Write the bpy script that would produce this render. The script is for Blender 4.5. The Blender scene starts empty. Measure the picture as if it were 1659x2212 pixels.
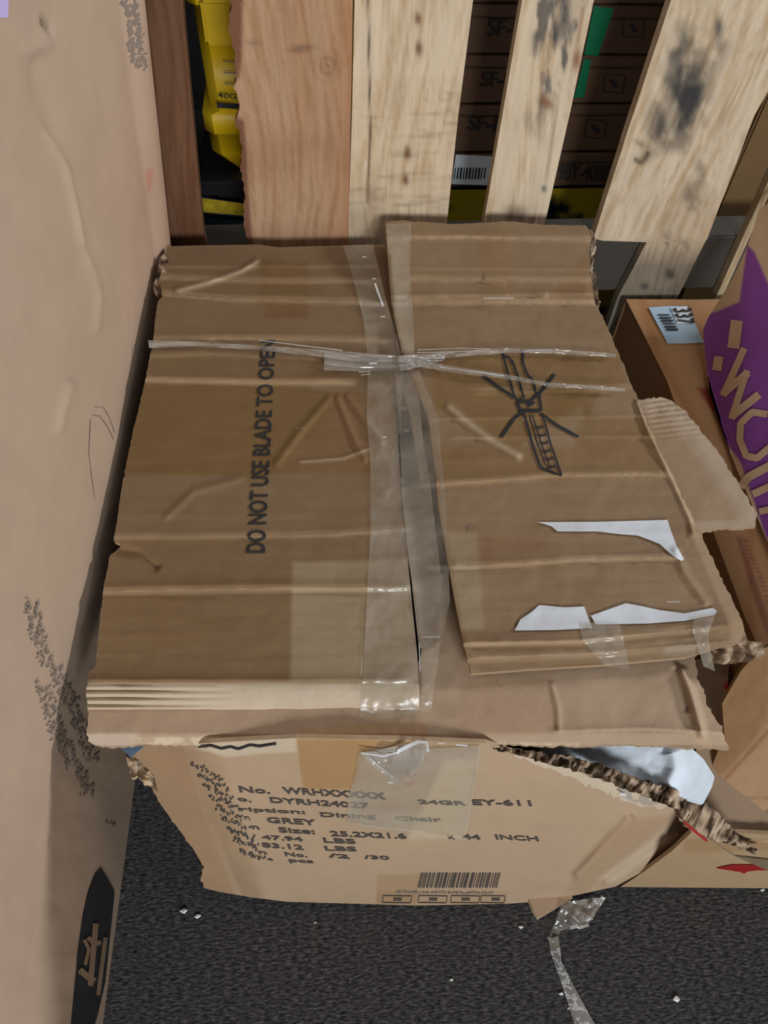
import bpy, math, numpy as np
from mathutils import Matrix, Vector
rng = np.random.default_rng(7)
# ---------------------------------------------------------------- camera
FPX = 1540.0; CX, CY = 829.5, 1106.0; CH = 1.35
def _n(v): v = np.array(v, float); return v/np.linalg.norm(v)
_up = -_n((755-CX, -(2300-CY), -FPX))
_y = np.array((586-CX, 890+CY, -FPX)); _y = _n(_y-_up*_y.dot(_up)); _x = np.cross(_y, _up)
RW = np.array([_x, _y, _up])                      # camera axes -> world
EYE = np.array([0, 0, CH])
cam = bpy.data.cameras.new('camera'); cam_o = bpy.data.objects.new('camera', cam)
bpy.context.scene.collection.objects.link(cam_o)
cam.sensor_fit = 'VERTICAL'; cam.sensor_height = 24; cam.lens = 24*FPX/2212; cam.clip_start = .02
cam_o.matrix_world = Matrix.Translation(Vector(EYE)) @ Matrix(RW.tolist()).to_4x4()
scene = bpy.context.scene; scene.camera = cam_o
# ---------------------------------------------------------------- exposure, world, lights
vs = scene.view_settings
vs.view_transform = 'Standard'; vs.look = 'None'; vs.gamma = 1; vs.use_curve_mapping = False
vs.exposure = 0.0
wd = bpy.data.worlds.new('world'); scene.world = wd; wd.use_nodes = True
wd.node_tree.nodes['Background'].inputs[0].default_value = (.9, .95, 1, 1)
wd.node_tree.nodes['Background'].inputs[1].default_value = .06
def area(name, loc, target, sx, sy, power, col):
    l = bpy.data.lights.new(name, 'AREA'); l.shape = 'RECTANGLE'; l.size = sx; l.size_y = sy
    l.energy = power; l.color = col
    o = bpy.data.objects.new(name, l); scene.collection.objects.link(o)
    d = Vector(target)-Vector(loc); o.location = loc
    o.rotation_euler = d.to_track_quat('-Z', 'Y').to_euler()
    return o
area('ceiling_light', (.6, -2.9, 1.9), (.1, .9, .5), 1.2, .6, 98, (1, .985, .96))
area('ceiling_light', (3.3, 1.28, 1.75), (-.3, .6, .9), .5, .35, 66, (1, .97, .945))
area('ceiling_light', (1.3, .2, 2.9), (.2, .8, .5), 0.25, 1.5, 3, (.95, .98, 1))
# ---------------------------------------------------------------- projection helpers
def rays(px, py):
    px = np.asarray(px, float); py = np.asarray(py, float)
    v = np.stack([px-CX, CY-py, np.full_like(px+py, -FPX)], -1)
    return v @ RW.T
def surf(n, c):
    """surface: point on plane n.p = c + relief, seen at (px, py)"""
    n = np.array(n, float)
    def f(px, py, rel=0.0):
        r = rays(px, py); t = (c+rel-n.dot(EYE))/(r @ n)
        return EYE + r*t[..., None]
    return f
def above(sf, z0):
    """the same surface, but never lower than z0"""
    base = surf((0, 0, 1), z0)
    def f(px, py, rel=0.0):
        w = sf(px, py, rel); return np.where((w[..., 2] < z0)[..., None], base(px, py, 0.0), w)
    return f
def P(px, py, n, c): return surf(n, c)(np.array([px]), np.array([py]))[0]
def proj(p):
    q = (p-EYE) @ RW
    return CX+FPX*q[..., 0]/-q[..., 2], CY-FPX*q[..., 1]/-q[..., 2]
def interp_poly(pts, t):
    pts = np.array(pts, float); s = np.r_[0, np.cumsum(np.hypot(*np.diff(pts, axis=0).T))]
    s /= s[-1]; return np.stack([np.interp(t, s, pts[:, 0]), np.interp(t, s, pts[:, 1])], -1)
def dpoly(px, py, pts):
    """distance to polyline, param 0..1, signed side"""
    pts = np.array(pts, float); best = np.full(px.shape, 1e9); tt = np.zeros(px.shape); sg = np.ones(px.shape)
    L = np.r_[0, np.cumsum(np.hypot(*np.diff(pts, axis=0).T))]
    for i in range(len(pts)-1):
        a, b = pts[i], pts[i+1]; d = b-a; l2 = d@d
        u = np.clip(((px-a[0])*d[0]+(py-a[1])*d[1])/l2, 0, 1)
        dx = px-a[0]-u*d[0]; dy = py-a[1]-u*d[1]; dd = np.hypot(dx, dy)
        m = dd < best; best[m] = dd[m]; tt[m] = ((L[i]+u*math.sqrt(l2))/L[-1])[m]
        sg[m] = np.sign(d[0]*dy-d[1]*dx)[m]
    return best, tt, sg
def ridge(px, py, pts, w, a, taper=.06):
    d, t, _ = dpoly(px, py, pts)
    k = np.clip(np.minimum(t, 1-t)/taper, 0, 1) if taper else 1
    return a*np.exp(-(d/w)**2)*k
def fold(px, py, pts, w, a):
    """one-sided step across an endless crease y = f(x): + above the line"""
    pts = np.array(pts, float); y = np.interp(px, pts[:, 0], pts[:, 1]); s = (y-py)/w
    return a*np.tanh(s)
def saw(px, py, pts, w, a):
    """crease with a soft rise above and a sharp drop below it"""
    pts = np.array(pts, float); y = np.interp(px, pts[:, 0], pts[:, 1]); s = (y-py)
    e = np.clip(np.minimum(px-pts[0, 0], pts[-1, 0]-px)/25, 0, 1)
    return a*e*np.where(s > 0, np.exp(-s/(w*2.2)), np.exp(s*1.0/(w*.45)))
def inside(px, py, poly):
    poly = np.array(poly, float); r = np.zeros(px.shape, bool); j = len(poly)-1
    for i in range(len(poly)):
        xi, yi = poly[i]; xj, yj = poly[j]
        c = ((yi > py) != (yj > py)) & (px < (xj-xi)*(py-yi)/((yj-yi) or 1e-9)+xi)
        r ^= c; j = i
    return r
def soft(px, py, poly, w=4):
    d, _, _ = dpoly(px, py, list(poly)+[poly[0]]); s = np.where(inside(px, py, poly), d, -d)
    return np.clip(.5+s/(2*w), 0, 1)
# value noise
_tab = rng.random((64, 64))
def vn(x, y, s=1.0, k=0):
    x = np.asarray(x)/s+k*17.3; y = np.asarray(y)/s+k*9.1
    xi = np.floor(x).astype(int); yi = np.floor(y).astype(int); fx = x-xi; fy = y-yi
    fx = fx*fx*(3-2*fx); fy = fy*fy*(3-2*fy)
    g = lambda a, b: _tab[a % 64, b % 64]
    return (g(xi, yi)*(1-fx)+g(xi+1, yi)*fx)*(1-fy)+(g(xi, yi+1)*(1-fx)+g(xi+1, yi+1)*fx)*fy
def fbm(x, y, s, k=0, o=4):
    r = 0; a = .5
    for i in range(o): r = r+a*vn(x, y, s/2**i, k+i*3); a *= .5
    return r
def lin(c):
    c = np.array(c, float)/255; return np.where(c <= .04045, c/12.92, ((c+.055)/1.055)**2.4)
# ---------------------------------------------------------------- materials
MATS = {}
def material(name, color=None, rough=.8, bump=0, bump_scale=300, vcol=False, metallic=0, spec=.3, stretch=(1, 1, 1), mottling=0.0, mott_scale=6):
    m = bpy.data.materials.new(name); m.use_nodes = True; nt = m.node_tree; b = nt.nodes['Principled BSDF']
    b.inputs['Roughness'].default_value = rough; b.inputs['Metallic'].default_value = metallic
    b.inputs['Specular IOR Level'].default_value = spec
    tc = nt.nodes.new('ShaderNodeTexCoord'); mp = nt.nodes.new('ShaderNodeMapping'); mp.inputs['Scale'].default_value = stretch
    nt.links.new(tc.outputs['Object'], mp.inputs[0])
    if vcol:
        a = nt.nodes.new('ShaderNodeAttribute'); a.attribute_name = 'Col'; src = a.outputs['Color']
    else:
        a = nt.nodes.new('ShaderNodeRGB'); a.outputs[0].default_value = (*color, 1); src = a.outputs[0]
    if mottling:
        n = nt.nodes.new('ShaderNodeTexNoise'); n.inputs['Scale'].default_value = mott_scale; n.inputs['Detail'].default_value = 6
        n.inputs['Roughness'].default_value = .7
        nt.links.new(mp.outputs[0], n.inputs['Vector'])
        r = nt.nodes.new('ShaderNodeMapRange'); r.inputs['From Min'].default_value = .3; r.inputs['From Max'].default_value = .7
        r.inputs['To Min'].default_value = 1-mottling; r.inputs['To Max'].default_value = 1+mottling*.6
        nt.links.new(n.outputs['Fac'], r.inputs['Value'])
        mx = nt.nodes.new('ShaderNodeVectorMath'); mx.operation = 'SCALE'
        nt.links.new(src, mx.inputs[0]); nt.links.new(r.outputs[0], mx.inputs['Scale']); src = mx.outputs[0]
    nt.links.new(src, b.inputs['Base Color'])
    if bump:
        n = nt.nodes.new('ShaderNodeTexNoise'); n.inputs['Scale'].default_value = bump_scale; n.inputs['Detail'].default_value = 4
        nt.links.new(mp.outputs[0], n.inputs['Vector'])
        bp = nt.nodes.new('ShaderNodeBump'); bp.inputs['Strength'].default_value = bump; bp.inputs['Distance'].default_value = .002
        nt.links.new(n.outputs['Fac'], bp.inputs['Height']); nt.links.new(bp.outputs[0], b.inputs['Normal'])
    MATS[name] = m; return m
def film_material(name, tint, haze_col, haze, gloss=.25, rough=.18):
    m = bpy.data.materials.new(name); m.use_nodes = True; nt = m.node_tree; nt.nodes.clear()
    out = nt.nodes.new('ShaderNodeOutputMaterial'); tr = nt.nodes.new('ShaderNodeBsdfTransparent'); tr.inputs[0].default_value = (*tint, 1)
    df = nt.nodes.new('ShaderNodeBsdfDiffuse'); df.inputs[0].default_value = (*haze_col, 1)
    gl = nt.nodes.new('ShaderNodeBsdfGlossy'); gl.inputs['Roughness'].default_value = rough; gl.inputs[0].default_value = (.9, .95, 1, 1)
    m1 = nt.nodes.new('ShaderNodeMixShader'); m2 = nt.nodes.new('ShaderNodeMixShader')
    n = nt.nodes.new('ShaderNodeTexNoise'); tc = nt.nodes.new('ShaderNodeTexCoord'); n.inputs['Scale'].default_value = 14; n.inputs['Detail'].default_value = 5
    nt.links.new(tc.outputs['Object'], n.inputs['Vector'])
    r = nt.nodes.new('ShaderNodeMapRange'); r.inputs['From Min'].default_value = .3; r.inputs['From Max'].default_value = .7
    r.inputs['To Min'].default_value = haze*.4; r.inputs['To Max'].default_value = min(1, haze*1.6)
    nt.links.new(n.outputs['Fac'], r.inputs['Value']); nt.links.new(r.outputs[0], m1.inputs[0])
    nt.links.new(tr.outputs[0], m1.inputs[1]); nt.links.new(df.outputs[0], m1.inputs[2])
    m2.inputs[0].default_value = gloss*.3
    nt.links.new(m1.outputs[0], m2.inputs[1]); nt.links.new(gl.outputs[0], m2.inputs[2])
    n2 = nt.nodes.new('ShaderNodeTexNoise'); n2.inputs['Scale'].default_value = 60; n2.inputs['Detail'].default_value = 3
    nt.links.new(tc.outputs['Object'], n2.inputs['Vector'])
    bp = nt.nodes.new('ShaderNodeBump'); bp.inputs['Strength'].default_value = .25; bp.inputs['Distance'].default_value = .004
    nt.links.new(n2.outputs['Fac'], bp.inputs['Height']); nt.links.new(bp.outputs[0], gl.inputs['Normal'])
    nt.links.new(m2.outputs[0], out.inputs[0]); MATS[name] = m; return m
material('cardboard', vcol=True, rough=.72, bump=.15, bump_scale=500, mottling=.07, mott_scale=9)
material('cardboard_raw', vcol=True, rough=.95, bump=.6, bump_scale=220, mottling=.25, mott_scale=60, spec=.1)
material('wood', vcol=True, rough=.8, bump=.5, bump_scale=60, stretch=(6, 6, .35), mottling=.14, mott_scale=14)
material('ink', (.028, .03, .036), rough=.7)
material('ink_faint', (.25, .21, .18), rough=.8)
material('paper_white', (.72, .78, .86), rough=.6, mottling=.05, mott_scale=20)
material('plastic', vcol=True, rough=.42, spec=.4)
material('label_blue', (.40, .55, .70), rough=.5)
material('label_white', (.70, .78, .86), rough=.5)
material('foam', (.66, .76, .88), rough=.6, bump=.2, bump_scale=200, mottling=.05)
material('crumb', (.8, .88, .92), rough=.5)
material('ink_red', (.30, .012, .012), rough=.6)
film_material('clear_film', (.96, .96, .96), (.62, .60, .56), .35, .38, .12)
film_material('clear_tape', (.97, .97, .95), (.66, .60, .50), .26, .18, .3)
film_material('brown_tape', (.985, .95, .87), (.50, .36, .20), .02, .2, .3)
film_material('film_glint', (1, 1, 1), (.85, .9, 1.0), .75, .5, .1)
# ---------------------------------------------------------------- object helpers
COL = scene.collection
def tag(o, label=None, cat=None, group=None, kind=None):
    for k, v in (('label', label), ('category', cat), ('group', group), ('kind', kind)):
        if v: o[k] = v
    return o
def thing(name, loc, label, cat, group=None):
    o = bpy.data.objects.new(name, None); COL.objects.link(o); o.location = loc; o.empty_display_size = .05
    return tag(o, label, cat, group)
def link(name, me, mat, parent=None, smooth=True):
    o = bpy.data.objects.new(name, me); COL.objects.link(o)
    if mat: me.materials.append(MATS[mat])
    if smooth: me.polygons.foreach_set('use_smooth', np.ones(len(me.polygons), bool))
    if parent is not None:
        o.parent = parent
        if parent.type == 'EMPTY': o.matrix_parent_inverse = Matrix.Translation(-Vector(parent.location))
    return o
def mesh_np(name, V, quads, cols=None):
    me = bpy.data.meshes.new(name); V = np.asarray(V, np.float32); Q = np.asarray(quads, np.int32)
    me.vertices.add(len(V)); me.vertices.foreach_set('co', V.ravel())
    me.loops.add(Q.size); me.loops.foreach_set('vertex_index', Q.ravel())
    me.polygons.add(len(Q)); me.polygons.foreach_set('loop_start', np.arange(len(Q), dtype=np.int32)*Q.shape[1])
    me.update(calc_edges=True); me.validate()
    if cols is not None:
        a = me.color_attributes.new('Col', 'FLOAT_COLOR', 'POINT')
        c = np.ones((len(V), 4), np.float32); c[:, :3] = np.clip(cols, 0, 1); a.data.foreach_set('color', c.ravel())
    return me
def grid_mesh(name, G, C=None, off=None, edge_col=None):
    """G: (nv, nu, 3) grid of points; off: thickness vector or (nv,nu,3)"""
    nv, nu = G.shape[:2]; idx = np.arange(nv*nu).reshape(nv, nu)
    q = np.stack([idx[:-1, :-1], idx[1:, :-1], idx[1:, 1:], idx[:-1, 1:]], -1).reshape(-1, 4)
    V = G.reshape(-1, 3); c = None if C is None else C.reshape(-1, 3)
    if off is not None:
        N = nv*nu; B = (G+off).reshape(-1, 3)
        b = np.r_[idx[0, :], idx[1:, -1], idx[-1, -2::-1], idx[-2:0:-1, 0]]; bn = np.roll(b, -1)
        # rim verts doubled so the edge stays crisp and may have its own colour
        M = len(b); V = np.concatenate([V, B, V[b], B[b]])
        r0 = 2*N+np.arange(M); r1 = r0+M
        side = np.stack([r0, np.roll(r0, -1), np.roll(r1, -1), r1], -1)
        q = np.concatenate([q, q[:, ::-1]+N, side])
        if c is not None:
            ec = c[b] if edge_col is None else np.tile(np.array(edge_col, float), (M, 1))
            c = np.concatenate([c, c*.97, ec, ec])
    return mesh_np(name, V, q, c)
def coons(top, bottom, left, right, step):
    """boundary polylines in picture coordinates; left/right run top->bottom"""
    ln = lambda p: np.hypot(*np.diff(np.array(p, float), axis=0).T).sum()
    nu = max(2, int(max(ln(top), ln(bottom))/step)+1); nv = max(2, int(max(ln(left), ln(right))/step)+1)
    u = np.linspace(0, 1, nu); v = np.linspace(0, 1, nv)
    T = interp_poly(top, u); B = interp_poly(bottom, u); L = interp_poly(left, v); R = interp_poly(right, v)
    U = u[None, :, None]; V = v[:, None, None]
    S = (1-V)*T[None]+V*B[None]+(1-U)*L[:, None]+U*R[:, None] - ((1-U)*(1-V)*T[0]+U*(1-V)*T[-1]+(1-U)*V*B[0]+U*V*B[-1])
    return S[..., 0], S[..., 1]
def jag(pts, amp, step, seed=0):
    """roughen a polyline into a torn edge"""
    pts = np.array(pts, float); L = np.hypot(*np.diff(pts, axis=0).T).sum(); n = max(2, int(L/step))
    q = interp_poly(pts, np.linspace(0, 1, n)); r = np.random.default_rng(seed)
    q[1:-1] += r.normal(0, amp, (n-2, 2)); return q
def sheet(name, sf, top, bottom, left=None, right=None, step=4, relief=None, paint=None, color=(.4, .28, .18), mat='cardboard', parent=None, off=(0, 0, -.004), edge_col=None):
    left = [top[0], bottom[0]] if left is None else left; right = [top[-1], bottom[-1]] if right is None else right
    px, py = coons(top, bottom, left, right, step)
    rel = relief(px, py) if relief else 0*px
    G = sf(px, py, rel); C = np.broadcast_to(np.array(color, float), px.shape+(3,)).copy()
    if paint: C = paint(px, py, C)
    me = grid_mesh(name, G, C, None if off is None else np.array(off, float), edge_col)
    return link(name, me, mat, parent)
def mixc(C, m, col): return C*(1-m[..., None])+np.array(col, float)*m[..., None]
def mulc(C, m, f): return C*(1-m[..., None])+C*np.array(f, float)*m[..., None]
# flat print on a surface -------------------------------------------------
def strokes(name, sf, lines, w, relief=None, lift=.0008, mat='ink', parent=None, step=5):
    """poly-strokes [(pts, width)] of print lying on the surface"""
    V = []; Q = []
    for ln in lines:
        pts, ww = (ln, w) if not isinstance(ln[1], (int, float)) else ln
        pts = np.array(pts, float); L = np.hypot(*np.diff(pts, axis=0).T).sum(); n = max(2, int(L/step)+1)
        q = interp_poly(pts, np.linspace(0, 1, n)); t = np.gradient(q, axis=0); t /= np.maximum(np.hypot(*t.T), 1e-6)[:, None]
        nn = np.stack([-t[:, 1], t[:, 0]], -1)*ww/2
        base = len(V); V += list(q+nn)+list(q-nn)
        Q += [[base+i, base+i+1, base+n+i+1, base+n+i] for i in range(n-1)]
    V = np.array(V); rel = (relief(V[:, 0], V[:, 1]) if relief else 0)+lift
    return link(name, mesh_np(name, sf(V[:, 0], V[:, 1], rel), Q), mat, parent, False)
def blob(name, sf, poly, relief=None, lift=.0008, mat='ink', parent=None, step=5):
    """filled outline of print: given as (top polyline, bottom polyline)"""
    px, py = coons(poly[0], poly[1], [poly[0][0], poly[1][0]], [poly[0][-1], poly[1][-1]], step)
    rel = (relief(px, py) if relief else 0)+lift
    return link(name, grid_mesh(name, sf(px, py, rel)), mat, parent, False)
def text(name, s, sf, quad, relief=None, lift=.0008, mat='ink', parent=None, bold=.012, cuts=6, wave=None):
    """lettering fitted into quad = top-left, top-right, bottom-right, bottom-left in picture coordinates"""
    import bmesh
    cu = bpy.data.curves.new('t', 'FONT'); cu.body = s; cu.offset = bold; cu.resolution_u = 3
    to = bpy.data.objects.new('t', cu); COL.objects.link(to)
    me = bpy.data.meshes.new_from_object(to.evaluated_get(bpy.context.evaluated_depsgraph_get()))
    bpy.data.objects.remove(to); bpy.data.curves.remove(cu)
    bm = bmesh.new(); bm.from_mesh(me); xs = [v.co.x for v in bm.verts]; ys = [v.co.y for v in bm.verts]
    x0, x1, y0, y1 = min(xs), max(xs), min(ys), max(ys)
    for k in range(1, cuts*max(2, len(s)//2)):
        bmesh.ops.bisect_plane(bm, geom=bm.verts[:]+bm.edges[:]+bm.faces[:], plane_co=(x0+(x1-x0)*k/(cuts*max(2, len(s)//2)), 0, 0), plane_no=(1, 0, 0))
    for k in range(1, 4):
        bmesh.ops.bisect_plane(bm, geom=bm.verts[:]+bm.edges[:]+bm.faces[:], plane_co=(0, y0+(y1-y0)*k/4, 0), plane_no=(0, 1, 0))
    q = np.array(quad, float)
    co = np.array([v.co[:] for v in bm.verts]); u = (co[:, 0]-x0)/(x1-x0); v = (y1-co[:, 1])/(y1-y0)
    p = (q[0]*((1-u)*(1-v))[:, None]+q[1]*(u*(1-v))[:, None]+q[2]*(u*v)[:, None]+q[3]*((1-u)*v)[:, None])
    if wave: p = wave(p)
    w = sf(p[:, 0], p[:, 1], (relief(p[:, 0], p[:, 1]) if relief else 0)+lift)
    for vv, c in zip(bm.verts, w): vv.co = c
    bm.to_mesh(me); bm.free(); me.name = name
    return link(name, me, mat, parent, False)
def boxgrid(name, lo, hi, mat, parent=None, color=(.4, .3, .2), bev=.004, paint=None):
    """bevelled box with vertex colour"""
    import bmesh
    bm = bmesh.new(); bmesh.ops.create_cube(bm, size=1)
    lo = np.array(lo, float); hi = np.array(hi, float)
    for v in bm.verts: v.co = Vector(lo+(np.array(v.co)+.5)*(hi-lo))
    if bev: bmesh.ops.bevel(bm, geom=bm.edges[:], offset=bev, segments=2, affect='EDGES')
    me = bpy.data.meshes.new(name); bm.to_mesh(me); bm.free()
    a = me.color_attributes.new('Col', 'FLOAT_COLOR', 'POINT'); c = np.ones((len(me.vertices), 4), np.float32); c[:, :3] = color
    a.data.foreach_set('color', c.ravel())
    return link(name, me, mat, parent, False)

# ================================================================ SETTING
def carpet_material():
    m = bpy.data.materials.new('carpet'); m.use_nodes = True; nt = m.node_tree; b = nt.nodes['Principled BSDF']
    b.inputs['Roughness'].default_value = .95; b.inputs['Specular IOR Level'].default_value = .1
    tc = nt.nodes.new('ShaderNodeTexCoord'); mp = nt.nodes.new('ShaderNodeMapping'); mp.inputs['Scale'].default_value = (1, 3.2, 1)
    nt.links.new(tc.outputs['Object'], mp.inputs[0])
    def noise(s, d, src):
        n = nt.nodes.new('ShaderNodeTexNoise'); n.inputs['Scale'].default_value = s; n.inputs['Detail'].default_value = d; n.inputs['Roughness'].default_value = .65
        nt.links.new(src, n.inputs['Vector']); return n
    n1 = noise(95, 3, mp.outputs[0]); r = nt.nodes.new('ShaderNodeValToRGB'); e = r.color_ramp.elements
    e[0].position = .36; e[0].color = (.022, .022, .0235, 1); e[1].position = .80; e[1].color = (.21, .21, .214, 1)
    k = e.new(.5); k.color = (.065, .065, .068, 1)
    nt.links.new(n1.outputs['Fac'], r.inputs[0]); nt.links.new(r.outputs[0], b.inputs['Base Color'])
    n2 = noise(420, 3, tc.outputs['Object']); bp = nt.nodes.new('ShaderNodeBump'); bp.inputs['Strength'].default_value = .9; bp.inputs['Distance'].default_value = .004
    nt.links.new(n2.outputs['Fac'], bp.inputs['Height']); nt.links.new(bp.outputs[0], b.inputs['Normal'])
    MATS['carpet'] = m
carpet_material()
material('wall_paint', (.03, .03, .035), rough=.9)
def plane(name, pts, mat):
    me = mesh_np(name, pts, [[0, 1, 2, 3]]); return tag(link(name, me, mat, None, False), kind='structure')
plane('floor', [(-3, -3.4, 0), (3.4, -3.4, 0), (3.4, 3.2, 0), (-3, 3.2, 0)], 'carpet')
plane('wall_back', [(-3, 3.2, 0), (3.4, 3.2, 0), (3.4, 3.2, 3), (-3, 3.2, 3)], 'wall_paint')

KRAFT = lin((180, 156, 132)); KRAFT_D = lin((146, 122, 95)); PALE = lin((205, 190, 168)); OLIVE = lin((150, 116, 62)); ORANGE = lin((165, 118, 70))
EDGE = lin((168, 145, 118))
# ================================================================ LEFT TALL CARTON
LN = np.array([1, -.02, -.099])
def xface(y, z):
    k = np.clip((y-1.24)/.085, 0, 1); return -.372+.02*y+.099*z+.024*k*k*(3-2*k)
def ls(px, py, rel=0.0):
    r = rays(px, py); lo = np.zeros(r.shape[:-1]); hi = np.full(r.shape[:-1], .006)
    for _ in range(40):
        t = .5*(lo+hi); p = EYE+r*t[..., None]; out = p[..., 0] < xface(np.minimum(p[..., 1], 1.325), p[..., 2])+rel
        hi = np.where(out, t, hi); lo = np.where(out, lo, t)
    return EYE+r*(.5*(lo+hi))[..., None]
lbox = thing('tall_carton', (-.62, .6, 0), 'tall kraft carton along the left side with a dark shield mark near its base', 'box')
def l_relief(px, py):
    r = .010*np.exp(-((px-150)/160)**2-((py-900)/500)**2)
    r += ridge(px, py, [(92, 275), (112, 320), (135, 360), (150, 440), (160, 500), (170, 545)], 9, .004)
    r += ridge(px, py, [(170, 545), (190, 600), (203, 650), (196, 720)], 10, .004)
    r -= ridge(px, py, [(78, 110), (85, 180), (110, 240), (118, 300)], 22, .003)
    r -= 5*ridge(px, py, [(96, 44), (108, 62)], 7, .0015, 0)
    r += ridge(px, py, [(55, 120), (110, 82)], 22, .003)
    r += ridge(px, py, [(135, 820), (118, 880), (106, 940)], 12, .003)
    r += .006*(fbm(px, py, 260, 2)-.5)+.0015*(fbm(px, py, 60, 5)-.5)
    return r
def l_paint(px, py, C):
    C = mulc(C, np.clip((px-250)/130, 0, 1)*np.clip((1200-py)/500, 0, 1), (.93, .82, .78))
    C = mixc(C, .35*soft(px, py, [(314, 368), (330, 365), (322, 415), (316, 412)], 5), lin((190, 60, 60)))
    C = mixc(C, .75*ridge(px, py, [(98, 46), (108, 60)], 5, 1, 0), (.02, .02, .02))
    C = mixc(C, .30*ridge(px, py, [(100, 285), (122, 340), (140, 385), (155, 490), (168, 545), (195, 600), (200, 660)], 5, 1), PALE)
    C = mixc(C, .30*ridge(px, py, [(135, 825), (118, 880), (106, 930)], 10, 1), PALE)
    C = mulc(C, .30*np.clip(fbm(px, py, 240, 11)-.42, 0, 1)*3, (.9, .84, .78))
    return C
yb = 1.325
# grid in world coordinates (the whole side panel), relief and paint looked up at the projected position
Y = np.linspace(-.12, yb, 330); Z = np.linspace(1.5, 0, 330)
YY, ZZ = np.meshgrid(Y, Z); G = np.stack([xface(YY, ZZ), YY, ZZ], -1)
px, py = proj(G); rel = np.where(np.abs(px) < 3000, l_relief(px, py), 0); edge = np.clip(np.minimum(yb-YY, np.minimum(ZZ, YY+.12))/.03, 0, 1)
G = G+(rel*edge)[..., None]*LN; C = l_paint(px, py, np.broadcast_to(lin((190, 168, 148)), px.shape+(3,)).copy())
side = link('side_panel', grid_mesh('side_panel', G[:, ::-1], C[:, ::-1], np.array([-.005, 0, 0])), 'cardboard', lbox)
def quadpanel(name, a, b, c, d, parent, color=KRAFT, off=(0, .004, 0), mat='cardboard', n=8):
    u = np.linspace(0, 1, n); U, V = np.meshgrid(u, u); a, b, c, d = map(np.array, (a, b, c, d))
    G = a*((1-U)*(1-V))[..., None]+b*(U*(1-V))[..., None]+c*(U*V)[..., None]+d*((1-U)*V)[..., None]
    return link(name, grid_mesh(name, G, np.broadcast_to(np.array(color, float), U.shape+(3,)).copy(), np.array(off, float)), mat, parent)
xb = [float(xface(np.array(yb), z)) for z in (0, 1.5)]; xf = [float(xface(np.array(-.12), z)) for z in (0, 1.5)]
quadpanel('back_panel', (xb[1]-.006, yb, 1.5), (-.95, yb, 1.5), (-.95, yb, 0), (xb[0]-.006, yb, 0), lbox, off=(0, -.005, 0))
quadpanel('front_panel', (-.95, -.12, 1.5), (xf[1]-.006, -.12, 1.5), (xf[0]-.006, -.12, 0), (-.95, -.12, 0), lbox, off=(0, .005, 0))
quadpanel('outer_side_panel', (-.955, yb, 1.5), (-.955, -.12, 1.5), (-.955, -.12, 0), (-.955, yb, 0), lbox, off=(.004, 0, 0))
quadpanel('top_panel', (-.95, yb, 1.505), (xb[1]-.006, yb, 1.505), (xf[1]-.006, -.12, 1.505), (-.95, -.12, 1.505), lbox, off=(0, 0, -.004))
# print on the left carton
lr = l_relief
tag(blob('printed_shield', ls, ([(168, 2060), (178, 1985), (190, 1930), (205, 1890), (218, 1875), (232, 1897), (247, 1925)], [(147, 2290), (165, 2290), (180, 2270), (200, 2230), (212, 2190), (228, 2120), (247, 1935)]), lr, .0012, 'ink', side), 'dark navy printed shield with a pale emblem')
material('print_pale', lin((150, 128, 105)), rough=.8)
tag(strokes('shield_emblem', ls, [([(207, 1995), (195, 2130)], 12), ([(228, 2025), (212, 2150)], 9), ([(190, 2025), (205, 2040), (218, 2035)], 10), ([(172, 2095), (190, 2110), (205, 2120)], 14), ([(182, 2030), (192, 2050), (184, 2085)], 8)], 9, lr, .0024, 'print_pale', side), 'pale emblem printed inside the dark shield')
material('label_lilac', lin((205, 190, 250)), rough=.5)
tag(blob('purple_label', ls, ([(-30, -30), (19, -30)], [(-30, 40), (18, 38)]), lr, .0015, 'label_lilac', side), 'pale purple label corner')
def smudge(name, sf, path, w, n, parent, rel, seed, mat='ink_faint', gl=9, ang=0.0):
    """a row of blurred, unreadable print glyphs along a path"""
    r = np.random.default_rng(seed); q = interp_poly(path, np.linspace(0, 1, n)); L = []
    for p in q:
        for row in (-.5, .5) if w > 14 else (0,):
            c = p+np.array([row*w*.9, row*w*.25]); g = min(w, 13)*.5
            for k in range(4):
                a = c+r.uniform(-g, g, 2); b = a+r.uniform(-g, g, 2)*1.1; L.append(([tuple(a), tuple(b)], float(r.uniform(3, 5.2))))
    o = strokes(name, sf, L, 3, rel, .001, mat, parent); return tag(o, 'blurred unreadable print', kind='stuff')
smudge('printed_text', ls, [(70, 1300), (78, 1350), (92, 1395), (105, 1435)], 22, 14, side, lr, 1)
smudge('printed_text', ls, [(92, 1480), (110, 1530), (130, 1590), (160, 1655)], 24, 20, side, lr, 2)
smudge('printed_text', ls, [(120, 1440), (145, 1500), (172, 1560), (200, 1640)], 24, 20, side, lr, 3)
smudge('printed_text', ls, [(176, 1668), (188, 1712)], 16, 6, side, lr, 4)
smudge('printed_text', ls, [(232, 1778), (248, 1782)], 6, 3, side, lr, 5)
smudge('printed_text', ls, [(282, 0), (290, 60), (300, 140)], 20, 26, side, lr, 6, 'ink_faint', 12)
strokes('pen_mark', ls, [[(205, 880), (222, 878), (236, 900), (248, 935)], [(200, 897), (215, 898), (232, 920), (246, 950)], [(196, 905), (192, 980), (205, 1080)]], 1.6, lr, .001, 'ink_faint', side)

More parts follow.
